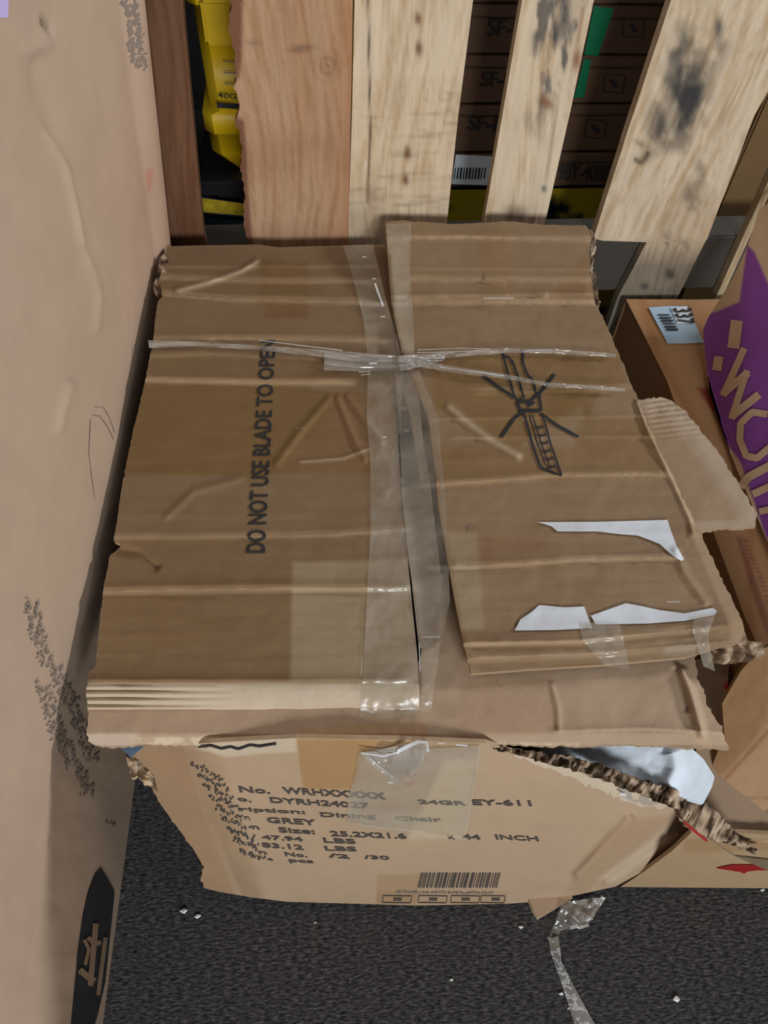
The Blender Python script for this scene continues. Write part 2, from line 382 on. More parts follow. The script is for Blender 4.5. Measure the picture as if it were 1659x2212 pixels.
# ================================================================ MAIN CARTON
HB = .576
main = thing('damaged_carton', (.12, .75, 0), 'large crushed cardboard carton in the centre lettered DO NOT USE BLADE TO OPEN', 'box')
ts = surf((0, 0, 1), HB)
FA = [(225, 1278), (640, 1274), (885, 1272)]
def left_relief(px, py):
    r = .006*(fbm(px, py, 200, 1)-.5)+.0012*(fbm(px, py, 45, 3)-.5)+.0016*(fbm(px*.09, py, 20, 5, 3)-.5)
    r += saw(px, py, [(300, 648), (345, 636), (500, 648), (840, 655)], 6, .007)
    r += saw(px, py, [(300, 598), (600, 610), (840, 606)], 5, .004)
    r += saw(px, py, [(300, 575), (740, 575), (840, 572)], 5, .003)
    r += saw(px, py, [(290, 735), (560, 733), (860, 737)], 5, .005)
    r += saw(px, py, [(280, 772), (450, 765), (700, 776)], 5, .0025)
    r += saw(px, py, [(270, 822), (560, 829), (770, 828)], 6, .006)
    r += saw(px, py, [(200, 1162), (500, 1160), (720, 1156), (900, 1140)], 5, .0035)
    r += saw(px, py, [(180, 1280), (500, 1274), (640, 1272), (900, 1270)], 7, .008)
    r += saw(px, py, [(180, 1470), (900, 1470)], 7, .005)
    r += ridge(px, py, [(372, 630), (450, 610), (520, 585), (563, 560)], 6, .005)
    r += ridge(px, py, [(725, 850), (745, 900), (770, 960), (795, 1000)], 7, .003)
    r += ridge(px, py, [(745, 850), (790, 910), (830, 960)], 7, .003)
    r += ridge(px, py, [(590, 1010), (650, 930), (720, 850)], 9, .003)
    r += ridge(px, py, [(640, 998), (740, 990), (800, 968)], 4, .002)
    r += ridge(px, py, [(350, 1125), (420, 1060), (530, 1030)], 8, .002)
    r -= ridge(px, py, [(245, 1185), (300, 1195), (345, 1230)], 10, .005)
    # crushed front lip: drops and bends under
    k = np.clip((py-1475)/60, 0, 1); r -= .016*k*k
    r += .003*np.sin(py*.42)*np.clip((py-1478)/8, 0, 1)*np.clip((520-px)/250, 0, 1)
    # rear crumple
    k = np.clip((650-py)/110, 0, 1); r -= .02*k
    return r
def left_paint(px, py, C):
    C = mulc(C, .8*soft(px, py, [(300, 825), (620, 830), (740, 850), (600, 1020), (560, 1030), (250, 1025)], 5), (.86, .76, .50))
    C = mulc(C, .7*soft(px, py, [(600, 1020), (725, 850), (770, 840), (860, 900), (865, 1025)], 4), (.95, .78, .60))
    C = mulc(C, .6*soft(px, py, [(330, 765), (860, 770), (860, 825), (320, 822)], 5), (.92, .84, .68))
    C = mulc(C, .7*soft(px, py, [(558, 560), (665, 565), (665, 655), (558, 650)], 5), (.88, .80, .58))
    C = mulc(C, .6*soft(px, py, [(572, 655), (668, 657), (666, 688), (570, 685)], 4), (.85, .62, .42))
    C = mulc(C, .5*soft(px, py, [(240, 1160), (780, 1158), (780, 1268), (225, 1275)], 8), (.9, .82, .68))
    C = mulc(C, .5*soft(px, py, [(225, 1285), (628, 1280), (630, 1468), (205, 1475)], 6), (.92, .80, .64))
    C = mixc(C, .55*soft(px, py, [(632, 1215), (880, 1210), (905, 1470), (628, 1470)], 5), lin((172, 158, 128)))
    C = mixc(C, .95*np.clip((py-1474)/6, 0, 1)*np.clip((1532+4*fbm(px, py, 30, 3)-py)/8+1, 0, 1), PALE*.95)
    for y0, x0, x1, a in ((640, 300, 840, .5), (606, 300, 840, .4), (734, 300, 860, .5), (824, 290, 770, .8), (1157, 230, 900, .45), (1272, 210, 900, .75), (768, 330, 700, .3)):
        yy = {640: [(300, 640), (345, 630), (500, 642), (840, 649)], 606: [(300, 594), (600, 605), (840, 601)], 734: [(290, 730), (560, 728), (860, 732)], 824: [(270, 817), (560, 824), (770, 823)], 1157: [(200, 1157), (500, 1155), (720, 1151), (900, 1135)], 1272: [(180, 1274), (500, 1268), (640, 1267), (900, 1264)], 768: [(280, 767), (450, 760), (700, 771)]}[y0]
        C = mixc(C, a*ridge(px, py, yy, 5, 1)*(.6+.8*fbm(px, py, 60, 8)), lin((200, 172, 138)))
    C = mixc(C, .6*ridge(px, py, [(372, 630), (450, 610), (520, 585), (563, 560)], 4, 1), PALE)
    C = mixc(C, .4*ridge(px, py, [(640, 998), (740, 990), (800, 968)], 2.5, 1), PALE)
    C = mulc(C, np.clip(fbm(px*.3, py, 30, 21)-.5, 0, 1)*1.5, (.86, .78, .68))
    return C
LE = [(361, 532), (355, 570), (343, 605), (352, 640), (340, 650), (330, 740), (312, 830), (283, 950), (262, 1060), (246, 1170), (262, 1176), (250, 1192), (238, 1198), (222, 1280), (213, 1370), (207, 1440), (191, 1452), (186, 1500), (190, 1534)]
lflap = sheet('left_flap', ts, [(361, 532), (430, 530), (560, 528), (600, 534), (740, 530), (832, 528)], [(190, 1534), (400, 1538), (540, 1541), (780, 1542), (908, 1534)], jag(LE, .8, 8, 1), [(832, 528), (850, 700), (858, 800), (862, 900), (868, 1050), (878, 1180), (888, 1290), (900, 1400), (908, 1534)], 3.2, left_relief, left_paint, lin((134, 112, 86)), 'cardboard', main, (0, 0, -.005), EDGE)  # base darker than the right flap: photographer's shade put into the colour
text('printed_warning', 'DO NOT USE BLADE TO OPEN', ts, [(531, 1194), (563, 735), (596, 735), (573, 1194)], left_relief, .0012, 'ink', lflap, .015, 5)
# right flap
def right_relief(px, py):
    r = .014+.007*(fbm(px, py, 180, 31)-.5)+.0015*(fbm(px, py, 45, 33)-.5)+.0018*(fbm(px*.09, py, 20, 35, 3)-.5)
    r += saw(px, py, [(820, 515), (1000, 512), (1290, 520)], 5, .004)
    r += saw(px, py, [(860, 603), (1290, 607)], 5, .004)
    r += saw(px, py, [(860, 578), (1290, 582)], 4, .002)
    r += saw(px, py, [(830, 640), (1290, 634)], 5, .005)
    r += saw(px, py, [(830, 655), (1300, 655)], 5, .006)
    r += saw(px, py, [(1000, 850), (1370, 838)], 5, .0025)
    r += saw(px, py, [(900, 905), (1150, 902), (1400, 898)], 5, .002)
    r += saw(px, py, [(900, 1050), (1050, 1040), (1200, 1028), (1450, 1026)], 6, .005)
    r += saw(px, py, [(960, 1225), (1100, 1222), (1240, 1210), (1470, 1205)], 6, .006)
    r += saw(px, py, [(960, 945), (1440, 942)], 5, .0018)
    r += ridge(px, py, [(960, 870), (1000, 905), (1060, 950), (1130, 990)], 9, .004)
    r += ridge(px, py, [(1040, 600), (1100, 610), (1185, 638)], 6, .004)
    r += ridge(px, py, [(1375, 860), (1400, 930), (1445, 1020), (1490, 1120), (1500, 1160)], 6, .005, .02)
    r += ridge(px, py, [(1455, 1180), (1480, 1240), (1530, 1310)], 9, .003)
    r -= .3*np.clip((px-(1400+(py-930)*.42))/1000, 0, 1)*(py > 860)
    # crushed front lip with pleats
    r += saw(px, py, [(980, 1390), (1250, 1385), (1600, 1350)], 7, .007)
    r += saw(px, py, [(980, 1425), (1300, 1412), (1600, 1385)], 7, .008)
    k = np.clip((py-(1385-(px-1000)*.07))/70, 0, 1); r -= .012*k
    k = np.clip((650-py)/140, 0, 1); r += .012*k
    return r
def right_paint(px, py, C):
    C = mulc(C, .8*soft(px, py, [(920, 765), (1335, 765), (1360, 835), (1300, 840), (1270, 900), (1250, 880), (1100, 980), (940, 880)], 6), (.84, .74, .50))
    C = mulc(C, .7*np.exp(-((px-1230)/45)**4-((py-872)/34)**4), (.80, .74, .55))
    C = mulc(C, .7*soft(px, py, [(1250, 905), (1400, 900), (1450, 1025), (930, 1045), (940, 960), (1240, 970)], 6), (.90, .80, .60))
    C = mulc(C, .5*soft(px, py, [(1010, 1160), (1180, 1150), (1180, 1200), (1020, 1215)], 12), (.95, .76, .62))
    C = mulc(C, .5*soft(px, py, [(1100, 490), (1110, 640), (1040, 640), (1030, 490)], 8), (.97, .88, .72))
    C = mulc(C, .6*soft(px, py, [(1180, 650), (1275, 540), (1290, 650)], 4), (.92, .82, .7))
    C = mixc(C, .5*ridge(px, py, [(960, 870), (1000, 905), (1060, 950), (1130, 990)], 7, 1), PALE)
    for pl, a in (([(830, 649), (1300, 650)], .7), ([(830, 510), (1290, 514)], .4), ([(860, 598), (1290, 602)], .4), ([(900, 1046), (1050, 1036), (1200, 1024), (1450, 1022)], .6), ([(960, 1219), (1100, 1217), (1240, 1205), (1470, 1200)], .7), ([(1000, 842), (1370, 832)], .35), ([(1375, 860), (1400, 930), (1445, 1020), (1500, 1140)], .6), ([(990, 1392), (1250, 1386), (1520, 1350)], .5), ([(1010, 1420), (1300, 1408), (1520, 1380)], .6)):
        C = mixc(C, a*ridge(px, py, pl, 4.5, 1)*(.5+.9*fbm(px, py, 60, 18)), lin((205, 178, 146)))
    C = mixc(C, .5*soft(px, py, [(838, 500), (880, 500), (885, 760), (860, 760)], 5), lin((185, 172, 150)))
    C = mixc(C, .45*soft(px, py, [(965, 1150), (1030, 1150), (1045, 1360), (1000, 1360)], 6), lin((175, 160, 132)))
    C = mixc(C, .7*soft(px, py, [(1440, 1395), (1510, 1385), (1520, 1412), (1430, 1418)], 5), lin((165, 148, 130)))
    C = mulc(C, np.clip(fbm(px*.3, py, 30, 41)-.5, 0, 1)*1.6, (.84, .76, .66))
    return C
RT = [(832, 480), (870, 476), (980, 484), (1100, 478), (1180, 486), (1262, 487)]
RR = [(1262, 487), (1278, 510), (1272, 540), (1276, 600), (1286, 652), (1306, 695), (1335, 760), (1372, 850), (1398, 915), (1440, 1000), (1480, 1085), (1512, 1148), (1548, 1228), (1580, 1290), (1604, 1345), (1616, 1385)]
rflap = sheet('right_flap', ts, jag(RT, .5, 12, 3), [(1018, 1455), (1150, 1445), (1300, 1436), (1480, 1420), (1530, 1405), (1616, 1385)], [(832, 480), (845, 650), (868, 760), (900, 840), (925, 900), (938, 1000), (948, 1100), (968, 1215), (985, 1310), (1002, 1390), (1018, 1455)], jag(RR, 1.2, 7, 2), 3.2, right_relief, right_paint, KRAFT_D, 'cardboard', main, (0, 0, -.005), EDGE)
# crossed-out knife symbol
kn = [([(1043, 812), (1085, 842), (1115, 860)], 7), ([(1198, 808), (1165, 850), (1140, 870), (1117, 862)], 7), ([(1082, 945), (1110, 905), (1130, 888)], 7), ([(1168, 893), (1205, 920), (1250, 944)], 6),
      ([(1117, 866), (1145, 866), (1165, 850)], 7), ([(1117, 866), (1124, 886), (1168, 887)], 7), ([(1165, 850), (1170, 887)], 5), ([(1140, 878), (1155, 868)], 6),
      ([(1085, 755), (1088, 768), (1100, 772), (1110, 790)], 4), ([(1086, 764), (1100, 815), (1112, 860)], 4.5), ([(1106, 778), (1118, 812), (1132, 860)], 5), ([(1129, 755), (1130, 785), (1140, 810), (1152, 822), (1158, 850)], 5),
      ([(1131, 890), (1150, 960), (1168, 1010)], 5), ([(1143, 895), (1162, 960), (1178, 1005)], 2.5), ([(1150, 895), (1170, 960), (1190, 1012)], 2.5), ([(1172, 895), (1190, 960), (1213, 1026)], 4), ([(1168, 1010), (1190, 1018), (1213, 1028)], 4.5)]
kn += [([(1155+i*5.4, 922+i*17), (1165+i*5.5, 924+i*17), (1174+i*5.6, 921+i*17)], 4) for i in range(6)]
tag(strokes('printed_symbol', ts, kn, 5, right_relief, .0015, 'ink', rflap, 4), 'printed pictogram of a knife crossed out')
text('printed_mark', 'F--', ts, [(1012, 1135), (1034, 1135), (1034, 1145), (1014, 1147)], right_relief, .0015, 'ink_faint', rflap)
# white torn label remnants
tl = [([(1163, 1128), (1200, 1129), (1330, 1127), (1442, 1123)], [(1200, 1148), (1290, 1148), (1380, 1156), (1445, 1124)]),
      ([(1380, 1127), (1442, 1123)], [(1476, 1212), (1479, 1208)])]
px_ = lambda l: l
def paper(name, top, bottom, left=None, right=None, lift=.002, mat='paper_white', sf=ts, rel=right_relief, parent=rflap):
    return sheet(name, sf, top, bottom, left, right, 4, lambda a, b: rel(a, b)+lift, None, (.7, .75, .8), mat, parent, None)
tag(paper('torn_label', [(1162, 1128), (1300, 1127), (1442, 1123)], [(1205, 1148), (1290, 1148), (1340, 1154), (1378, 1157), (1400, 1165), (1425, 1175), (1450, 1198), (1472, 1212)], jag([(1162, 1128), (1190, 1136), (1205, 1148)], .6, 6), [(1442, 1123), (1450, 1148), (1462, 1180), (1478, 1208), (1472, 1212)]), 'torn white paper label strip')
tag(paper('torn_label', [(1148, 1322), (1165, 1307), (1220, 1312), (1262, 1310)], [(1112, 1362), (1200, 1361), (1280, 1357)], [(1148, 1322), (1124, 1338), (1112, 1362)], [(1262, 1310), (1270, 1332), (1280, 1357)]), 'torn white paper label strip')
tag(paper('torn_label', [(1276, 1330), (1310, 1318), (1352, 1303), (1380, 1308), (1425, 1318), (1480, 1325), (1540, 1313)], [(1287, 1349), (1400, 1347), (1480, 1341), (1545, 1328)], [(1276, 1330), (1287, 1349)], [(1540, 1313), (1549, 1320), (1545, 1328)]), 'torn white paper label strip')
# side flap
def sf_relief(px, py): return .010-.02*np.clip((px-1400)/230, 0, 1)+.003*(fbm(px, py, 50, 52)-.5)+.0022*np.sin((py+px*.12)*.55)*np.clip((960-py)/60, 0, 1)*np.clip((px-1385)/30, 0, 1)
def sf_paint(px, py, C):
    d, _, _ = dpoly(px, py, [(1372, 862), (1450, 862), (1540, 960), (1600, 1060), (1636, 1110)])
    C = mixc(C, np.clip(1.5-d/(20+25*fbm(px, py, 40, 9)), 0, 1), lin((165, 145, 125)))
    C = mixc(C, .7*np.clip((py-1118+(1636-px)*-.05)/6, 0, 1), lin((165, 145, 125)))
    return C
tag(sheet('side_flap', ts, jag([(1374, 866), (1410, 858), (1446, 862), (1482, 888)], 1.5, 6, 5), jag([(1512, 1150), (1560, 1140), (1600, 1142), (1632, 1138)], 1.5, 6, 7), [(1374, 866), (1398, 920), (1440, 1002), (1480, 1088), (1512, 1150)], jag([(1482, 888), (1535, 955), (1580, 1020), (1615, 1075), (1637, 1110), (1632, 1138)], 2, 7, 6), 3.5, sf_relief, sf_paint, KRAFT_D, 'cardboard', main, (0, 0, -.005), EDGE), 'ragged torn cardboard flap')
# torn flute strip at the right flap corner
def raw_paint(s, dark=.55):
    def f(px, py, C):
        n = fbm(px, py, 14, s); C = mixc(C, np.clip((n-.42)*6, 0, 1), lin((190, 170, 148)))
        C = mixc(C, np.clip((.42-n)*8, 0, 1)*dark, lin((45, 35, 28))); return C
    return f
tag(sheet('torn_edge', ts, [(1530, 1402), (1570, 1392), (1616, 1384), (1650, 1388)], jag([(1540, 1426), (1590, 1424), (1625, 1422), (1652, 1410)], 2, 6, 8), None, None, 3, lambda px, py: .004+.014*(fbm(px*.25, py*1.4, 12, 61)-.5), raw_paint(5), lin((120, 98, 75)), 'cardboard_raw', main, (0, 0, -.01)), 'grey torn corrugated edge')
# lower flap (full width under both)
def low_relief(px, py):
    r = -.014+.005*(fbm(px, py, 160, 71)-.5)+.001*(fbm(px, py, 40, 72)-.5)
    r += ridge(px, py, [(1190, 1470), (1205, 1530), (1208, 1590)], 6, .002)
    r += ridge(px, py, [(1470, 1440), (1490, 1490), (1505, 1540), (1520, 1600)], 9, .008)
    r -= ridge(px, py, [(1458, 1440), (1475, 1490), (1488, 1540)], 7, .004)
    r += saw(px, py, [(1180, 1580), (1400, 1574), (1600, 1585)], 5, .003)
    k = np.clip((py-1585)/25, 0, 1); r -= .008*k
    return r
def low_paint(px, py, C):
    n = fbm(px, py, 22, 75)
    lip = 1596-6*np.sin(px*.004)
    C = mixc(C, np.clip((py-lip)/5, 0, 1)*np.clip((n-.3)*5, .3, 1)*(px < 1250), lin((215, 198, 172)))
    C = mixc(C, .6*np.clip((px-1450)/60, 0, 1)*np.clip((n-.45)*6, 0, 1)*(py > 1540), lin((190, 165, 140)))
    C = mixc(C, np.clip((py-1578)/8, 0, 1)*soft(px, py, [(180, 1560), (300, 1580), (300, 1620), (180, 1620)], 8)*np.clip((n-.35)*6, 0, 1), lin((195, 178, 160)))
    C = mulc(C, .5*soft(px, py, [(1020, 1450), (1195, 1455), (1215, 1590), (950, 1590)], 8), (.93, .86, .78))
    C = mulc(C, .5*soft(px, py, [(640, 1572), (920, 1560), (930, 1610), (645, 1610)], 4), (1.05, .85, .55))
    return C
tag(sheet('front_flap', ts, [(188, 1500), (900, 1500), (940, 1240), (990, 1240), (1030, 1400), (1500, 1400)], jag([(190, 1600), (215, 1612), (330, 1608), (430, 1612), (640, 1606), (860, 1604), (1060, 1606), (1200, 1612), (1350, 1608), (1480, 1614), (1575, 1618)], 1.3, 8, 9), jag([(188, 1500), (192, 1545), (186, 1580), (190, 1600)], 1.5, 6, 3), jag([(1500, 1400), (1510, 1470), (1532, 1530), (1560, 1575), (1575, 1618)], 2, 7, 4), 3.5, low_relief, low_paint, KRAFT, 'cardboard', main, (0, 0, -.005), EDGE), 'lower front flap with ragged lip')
# front panel : plane through the lip line and the floor line
p1 = P(300, 1612, (0, 0, 1), HB-.02); p2 = P(1100, 1612, (0, 0, 1), HB-.02); p3 = P(900, 1955, (0, 0, 1), 0.002)
FN = np.cross(p2-p1, p3-p1); FN /= np.linalg.norm(FN)
if FN[1] > 0: FN = -FN
FC = FN.dot(p1); fs = above(surf(FN, FC), .004)
def corner_x(py): return np.interp(py, [1600, 1650, 1750, 1850, 1950], [400, 415, 455, 490, 530])
def front_relief(px, py):
    r = .006*(fbm(px, py, 220, 81)-.5)+.001*(fbm(px, py, 50, 82)-.5)
    d = corner_x(py)-px; s = np.where(d > 0, d, 0); r -= .0003*s*np.clip((1960-py)/200, .35, 1)
    r -= .000003*np.clip(d+60, 0, 60)**2
    r += ridge(px, py, [(1370, 1760), (1300, 1840), (1240, 1900)], 14, .008)
    r -= ridge(px, py, [(1440, 1800), (1360, 1850), (1270, 1920)], 12, .004)
    r += ridge(px, py, [(1480, 1800), (1380, 1870), (1300, 1915)], 14, .004)
    s = np.clip(px-(1350-(py-1750)*.7), 0, 400); r -= .0001*s
    r -= .010*np.clip((1640-py)/45, 0, 1)*0
    r -= np.clip(.020*np.clip((py-1900)/55, 0, 1)**2*np.clip((px-1100)/200, 0, 1), 0, 1)
    return r
def front_paint(px, py, C):
    C = mulc(C, .75*soft(px, py, [(270, 1600), (392, 1600), (440, 1760), (520, 1960), (420, 1960)], 5), (.84, .74, .62))  # left of the corner: weaker light on that side put into the colour
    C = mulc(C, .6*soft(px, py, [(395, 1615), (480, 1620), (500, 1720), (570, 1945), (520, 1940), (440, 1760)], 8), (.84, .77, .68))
    C = mixc(C, .9*soft(px, py, [(380, 1590), (640, 1590), (642, 1624), (560, 1628), (490, 1636), (430, 1618)], 3), PALE)
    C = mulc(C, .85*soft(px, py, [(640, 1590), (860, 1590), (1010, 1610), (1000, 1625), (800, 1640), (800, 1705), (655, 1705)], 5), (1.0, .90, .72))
    C = mixc(C, .5*soft(px, py, [(775, 1625), (990, 1600), (1040, 1620), (1010, 1810), (880, 1810), (750, 1780)], 6), lin((165, 152, 132)))
    C = mixc(C, .5*soft(px, py, [(960, 1640), (1030, 1640), (1003, 1810), (880, 1812), (900, 1770)], 6), lin((215, 198, 170)))
    C = mixc(C, .8*soft(px, py, [(862, 1670), (892, 1668), (895, 1692), (880, 1700)], 5), lin((170, 110, 75)))
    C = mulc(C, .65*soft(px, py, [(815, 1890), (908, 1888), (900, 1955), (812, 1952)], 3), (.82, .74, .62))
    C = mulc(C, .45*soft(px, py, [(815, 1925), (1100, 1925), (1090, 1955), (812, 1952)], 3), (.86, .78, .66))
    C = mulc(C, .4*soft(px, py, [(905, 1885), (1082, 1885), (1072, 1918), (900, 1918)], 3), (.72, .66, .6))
    C = mulc(C, .6*soft(px, py, [(1285, 1672), (1330, 1680), (1325, 1702), (1278, 1696)], 3), (.8, .72, .5))
    C = mulc(C, .55*soft(px, py, [(1350, 1770), (1455, 1760), (1360, 1850), (1260, 1935), (1225, 1925), (1260, 1850)], 8), (.82, .74, .66))
    C = mixc(C, .5*soft(px, py, [(1480, 1800), (1440, 1790), (1290, 1900), (1330, 1905)], 6), PALE)
    return C
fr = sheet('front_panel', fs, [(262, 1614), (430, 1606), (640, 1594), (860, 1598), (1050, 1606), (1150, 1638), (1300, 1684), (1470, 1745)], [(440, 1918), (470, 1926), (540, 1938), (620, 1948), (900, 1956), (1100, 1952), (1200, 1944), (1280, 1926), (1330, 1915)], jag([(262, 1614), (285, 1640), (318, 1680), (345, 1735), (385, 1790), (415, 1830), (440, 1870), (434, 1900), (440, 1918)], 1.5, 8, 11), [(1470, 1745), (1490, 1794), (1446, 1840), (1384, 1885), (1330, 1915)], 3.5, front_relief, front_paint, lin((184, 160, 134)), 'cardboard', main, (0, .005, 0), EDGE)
FL = dict(sf=fs, relief=front_relief, parent=fr, mat='ink_print')
material('ink_print', (.085, .075, .068), rough=.8)
def line(s, x0, y0, x1, y1, h, sl=4, name='printed_text', bold=.028):
    h *= .88; text(name, s, fs, [(x0-sl, y0-h), (x1-sl, y1-h), (x1, y1), (x0, y0)], front_relief, .001, 'ink_print', fr, bold, 3)
line('No.', 518, 1712, 585, 1716, 15); line('WRHXXXXX', 612, 1715, 835, 1728, 16); line('24GR', 905, 1737, 1010, 1741, 10)
line('EY-611', 1022, 1740, 1150, 1742, 14)
line('o.', 515, 1731, 545, 1734, 8); line('DYRH24027', 585, 1735, 800, 1748, 14); line('ription:', 520, 1755, 662, 1762, 12)
line('Dining', 694, 1768, 815, 1772, 14); line('Chair', 855, 1773, 955, 1776, 10); line('r:', 530, 1771, 542, 1772, 8); line('GREY', 578, 1778, 685, 1784, 14)
line('n', 545, 1791, 562, 1793, 8); line('Size:', 603, 1799, 682, 1803, 13); line('25.2X21.6', 715, 1807, 880, 1813, 13); line('X', 968, 1813, 984, 1814, 9); line('44', 1000, 1813, 1040, 1815, 12); line('INCH', 1072, 1814, 1165, 1818, 12)
line('47.94', 567, 1814, 656, 1819, 11); line('LBS', 700, 1821, 770, 1824, 12); line('83.12', 567, 1831, 657, 1837, 12); line('LBS', 703, 1838, 772, 1840, 11)
line('n', 560, 1845, 578, 1847, 7); line('No.', 617, 1850, 665, 1853, 10); line('/2', 710, 1853, 757, 1856, 10); line('/30', 787, 1856, 843, 1858, 9); line('4', 578, 1860, 592, 1861, 7); line('pcs', 626, 1865, 680, 1868, 9)
for k in range(9): smudge('printed_text', fs, [(416+13*k, 1652+23*k), (440+13*k, 1662+23*k), (478+11*k, 1684+21*k)], 9, 7, fr, front_relief, 20+k, 'ink_print', 8)
bars = []; x = 908.
while x < 1080:
    w = float(rng.choice([1.6, 2.4, 4.0])); bars.append(([(x+3, 1886), (x-5, 1918)], w)); x += w+float(rng.choice([1.8, 2.6, 4]))
tag(strokes('printed_barcode', fs, bars, 2, front_relief, .001, 'ink_print', fr), 'printed barcode')
smudge('printed_text', fs, [(858, 1927), (1062, 1930)], 4, 34, fr, front_relief, 15, 'ink_faint', 5)
ic = []
for x0 in (828, 905, 975, 1040):
    x1 = x0+62 if x0 < 1000 else 1092
    ic += [([(x0, 1935), (x1, 1936), (x1-3, 1951), (x0-2, 1950), (x0, 1935)], 1.6), ([(x0+22, 1943), (x0+40, 1943)], 6)]
strokes('handling_symbols', fs, ic, 2, front_relief, .001, 'ink_print', fr)
# black tear gap on the lip
strokes('tear', fs, [([(428, 1614), (455, 1611), (478, 1618), (498, 1614), (515, 1619), (540, 1610), (560, 1613), (597, 1607)], 4)], 4, front_relief, .0018, 'ink', fr)
# torn curled edge running out to the right
def tk(px, py): return HB-.03
def torn_surf(px, py, rel=0):
    # slopes from the lip down to the right and towards the viewer
    c = np.interp(px, [1040, 1460, 1600, 1700], [HB-.012, HB-.09, HB-.20, HB-.26]); r = rays(px, py)
    t = (c+rel-EYE[2])/r[..., 2]; return EYE+r*t[..., None]
tag(sheet('torn_edge', torn_surf, jag([(1040, 1606), (1120, 1616), (1220, 1632), (1300, 1652), (1400, 1688), (1470, 1710), (1510, 1715), (1560, 1765), (1600, 1812), (1640, 1838)], 2, 7, 21), jag([(1040, 1610), (1120, 1632), (1220, 1656), (1300, 1682), (1400, 1720), (1465, 1748), (1490, 1790), (1530, 1812), (1590, 1826), (1636, 1846)], 2, 7, 22), None, None, 2.5, lambda px, py: .022*(fbm(px*.55, py*1.5, 16, 91)-.5)+.010*(vn(px, py, 5, 3)-.5), raw_paint(15, .9), lin((110, 90, 70)), 'cardboard_raw', main, (0, .004, -.012)), 'dark frayed corrugated edge')
sheet('torn_strip', torn_surf, [(1478, 1772), (1530, 1812), (1590, 1850), (1665, 1858)], [(1484, 1785), (1540, 1822), (1600, 1856), (1670, 1885)], None, None, 4, lambda px, py: .002+0*px, None, lin((135, 120, 98)), 'cardboard', main, (0, .003, -.003))
strokes('red_print', torn_surf, [([(1478, 1776), (1500, 1795), (1528, 1817)], 6)], 6, None, .006, 'ink_red', main)
sheet('torn_paper', fs, [(1110, 1630), (1240, 1662), (1370, 1702), (1450, 1735)], jag([(1110, 1633), (1240, 1682), (1370, 1740), (1430, 1748)], 3, 8, 32), None, None, 4, lambda px, py: front_relief(px, py)+.004, None, PALE, 'cardboard', fr, (0, .001, 0))
# bottom scrap under the corner and the blue paper
gs = surf((0, 0, 1), .018)
sheet('bottom_flap', gs, [(1142, 1940), (1235, 1935)], [(1165, 1984), (1238, 1940)], [(1142, 1940), (1152, 1965), (1165, 1984)], None, 5, None, None, KRAFT, 'cardboard', main, (0, 0, -.015), lin((215, 195, 165)))
_fe = [(300, 1660), (320, 1684), (345, 1735), (385, 1790), (415, 1830), (438, 1870), (436, 1900), (442, 1916)]; _q = interp_poly(_fe, np.linspace(0, 1, 30)); _f = fs(_q[:, 0], _q[:, 1], front_relief(_q[:, 0], _q[:, 1])-.004)
_bk = np.stack([np.linspace(-.245, -.235, 30), np.full(30, 1.11), _f[:, 2]], -1); _u = np.linspace(0, 1, 30)[None, :, None]
link('side_panel', grid_mesh('side_panel', (_bk[:, None]*(1-_u)+_f[:, None]*_u), np.broadcast_to(KRAFT_D, (30, 30, 3)).copy(), np.array([.005, .002, 0])), 'cardboard', main)
quadpanel('side_panel', P(1480, 1560, (0, 0, 1), HB-.03), P(1290, 650, (0, 0, 1), HB-.025), (.49, 1.10, .003), (.47, .24, .003), main, KRAFT_D, (-.005, 0, 0))
quadpanel('back_panel', (.49, 1.11, HB-.04), (-.24, 1.11, HB-.04), (-.24, 1.11, .003), (.49, 1.11, .003), main, KRAFT_D, (0, -.005, 0))
tag(sheet('paper_scrap', surf((0, 0, 1), HB-.035), [(252, 1608), (310, 1610)], [(282, 1636), (306, 1616)], None, None, 5, None, None, lin((110, 135, 165)), 'cardboard', main, (0, 0, -.001)), 'blue paper scrap')
fuzz = surf((0, 0, 1), HB-.05)
sheet('frayed_corner', fuzz, jag([(270, 1625), (300, 1640), (330, 1672)], 2, 6, 1), jag([(283, 1680), (305, 1688), (340, 1712)], 4, 6, 2), None, None, 3, lambda px, py: .02*(fbm(px, py, 14, 7)-.5), raw_paint(25, .3), lin((190, 165, 130)), 'cardboard_raw', main, (0, 0, -.006))
cr = surf((0, 0, 1), HB-.01)
tag(sheet('crushed_corner', cr, jag([(340, 560), (352, 545), (362, 560)], 1, 5, 5), jag([(332, 625), (352, 632), (372, 634)], 2, 5, 6), jag([(345, 560), (339, 590), (332, 625)], 1, 5, 7), None, 2.5, lambda px, py: .02*(fbm(px, py, 14, 17)-.5), raw_paint(35, .8), lin((120, 100, 82)), 'cardboard_raw', main, (0, 0, -.012)), 'dark crushed corner with frayed flutes')
tag(sheet('crushed_corner', surf((0, 0, 1), HB+.008), jag([(1262, 487), (1280, 500), (1288, 520)], 1.5, 5, 5), jag([(1280, 655), (1292, 662), (1298, 650)], 1, 5, 6), jag([(1262, 487), (1274, 560), (1274, 610), (1280, 655)], 1.5, 5, 7), jag([(1288, 520), (1280, 570), (1288, 610), (1298, 650)], 3, 5, 9), 2.5, lambda px, py: .012*(fbm(px, py, 14, 18)-.5), raw_paint(36, .5), lin((150, 130, 108)), 'cardboard_raw', main, (0, 0, -.008)), 'frayed cut corner of the right flap')

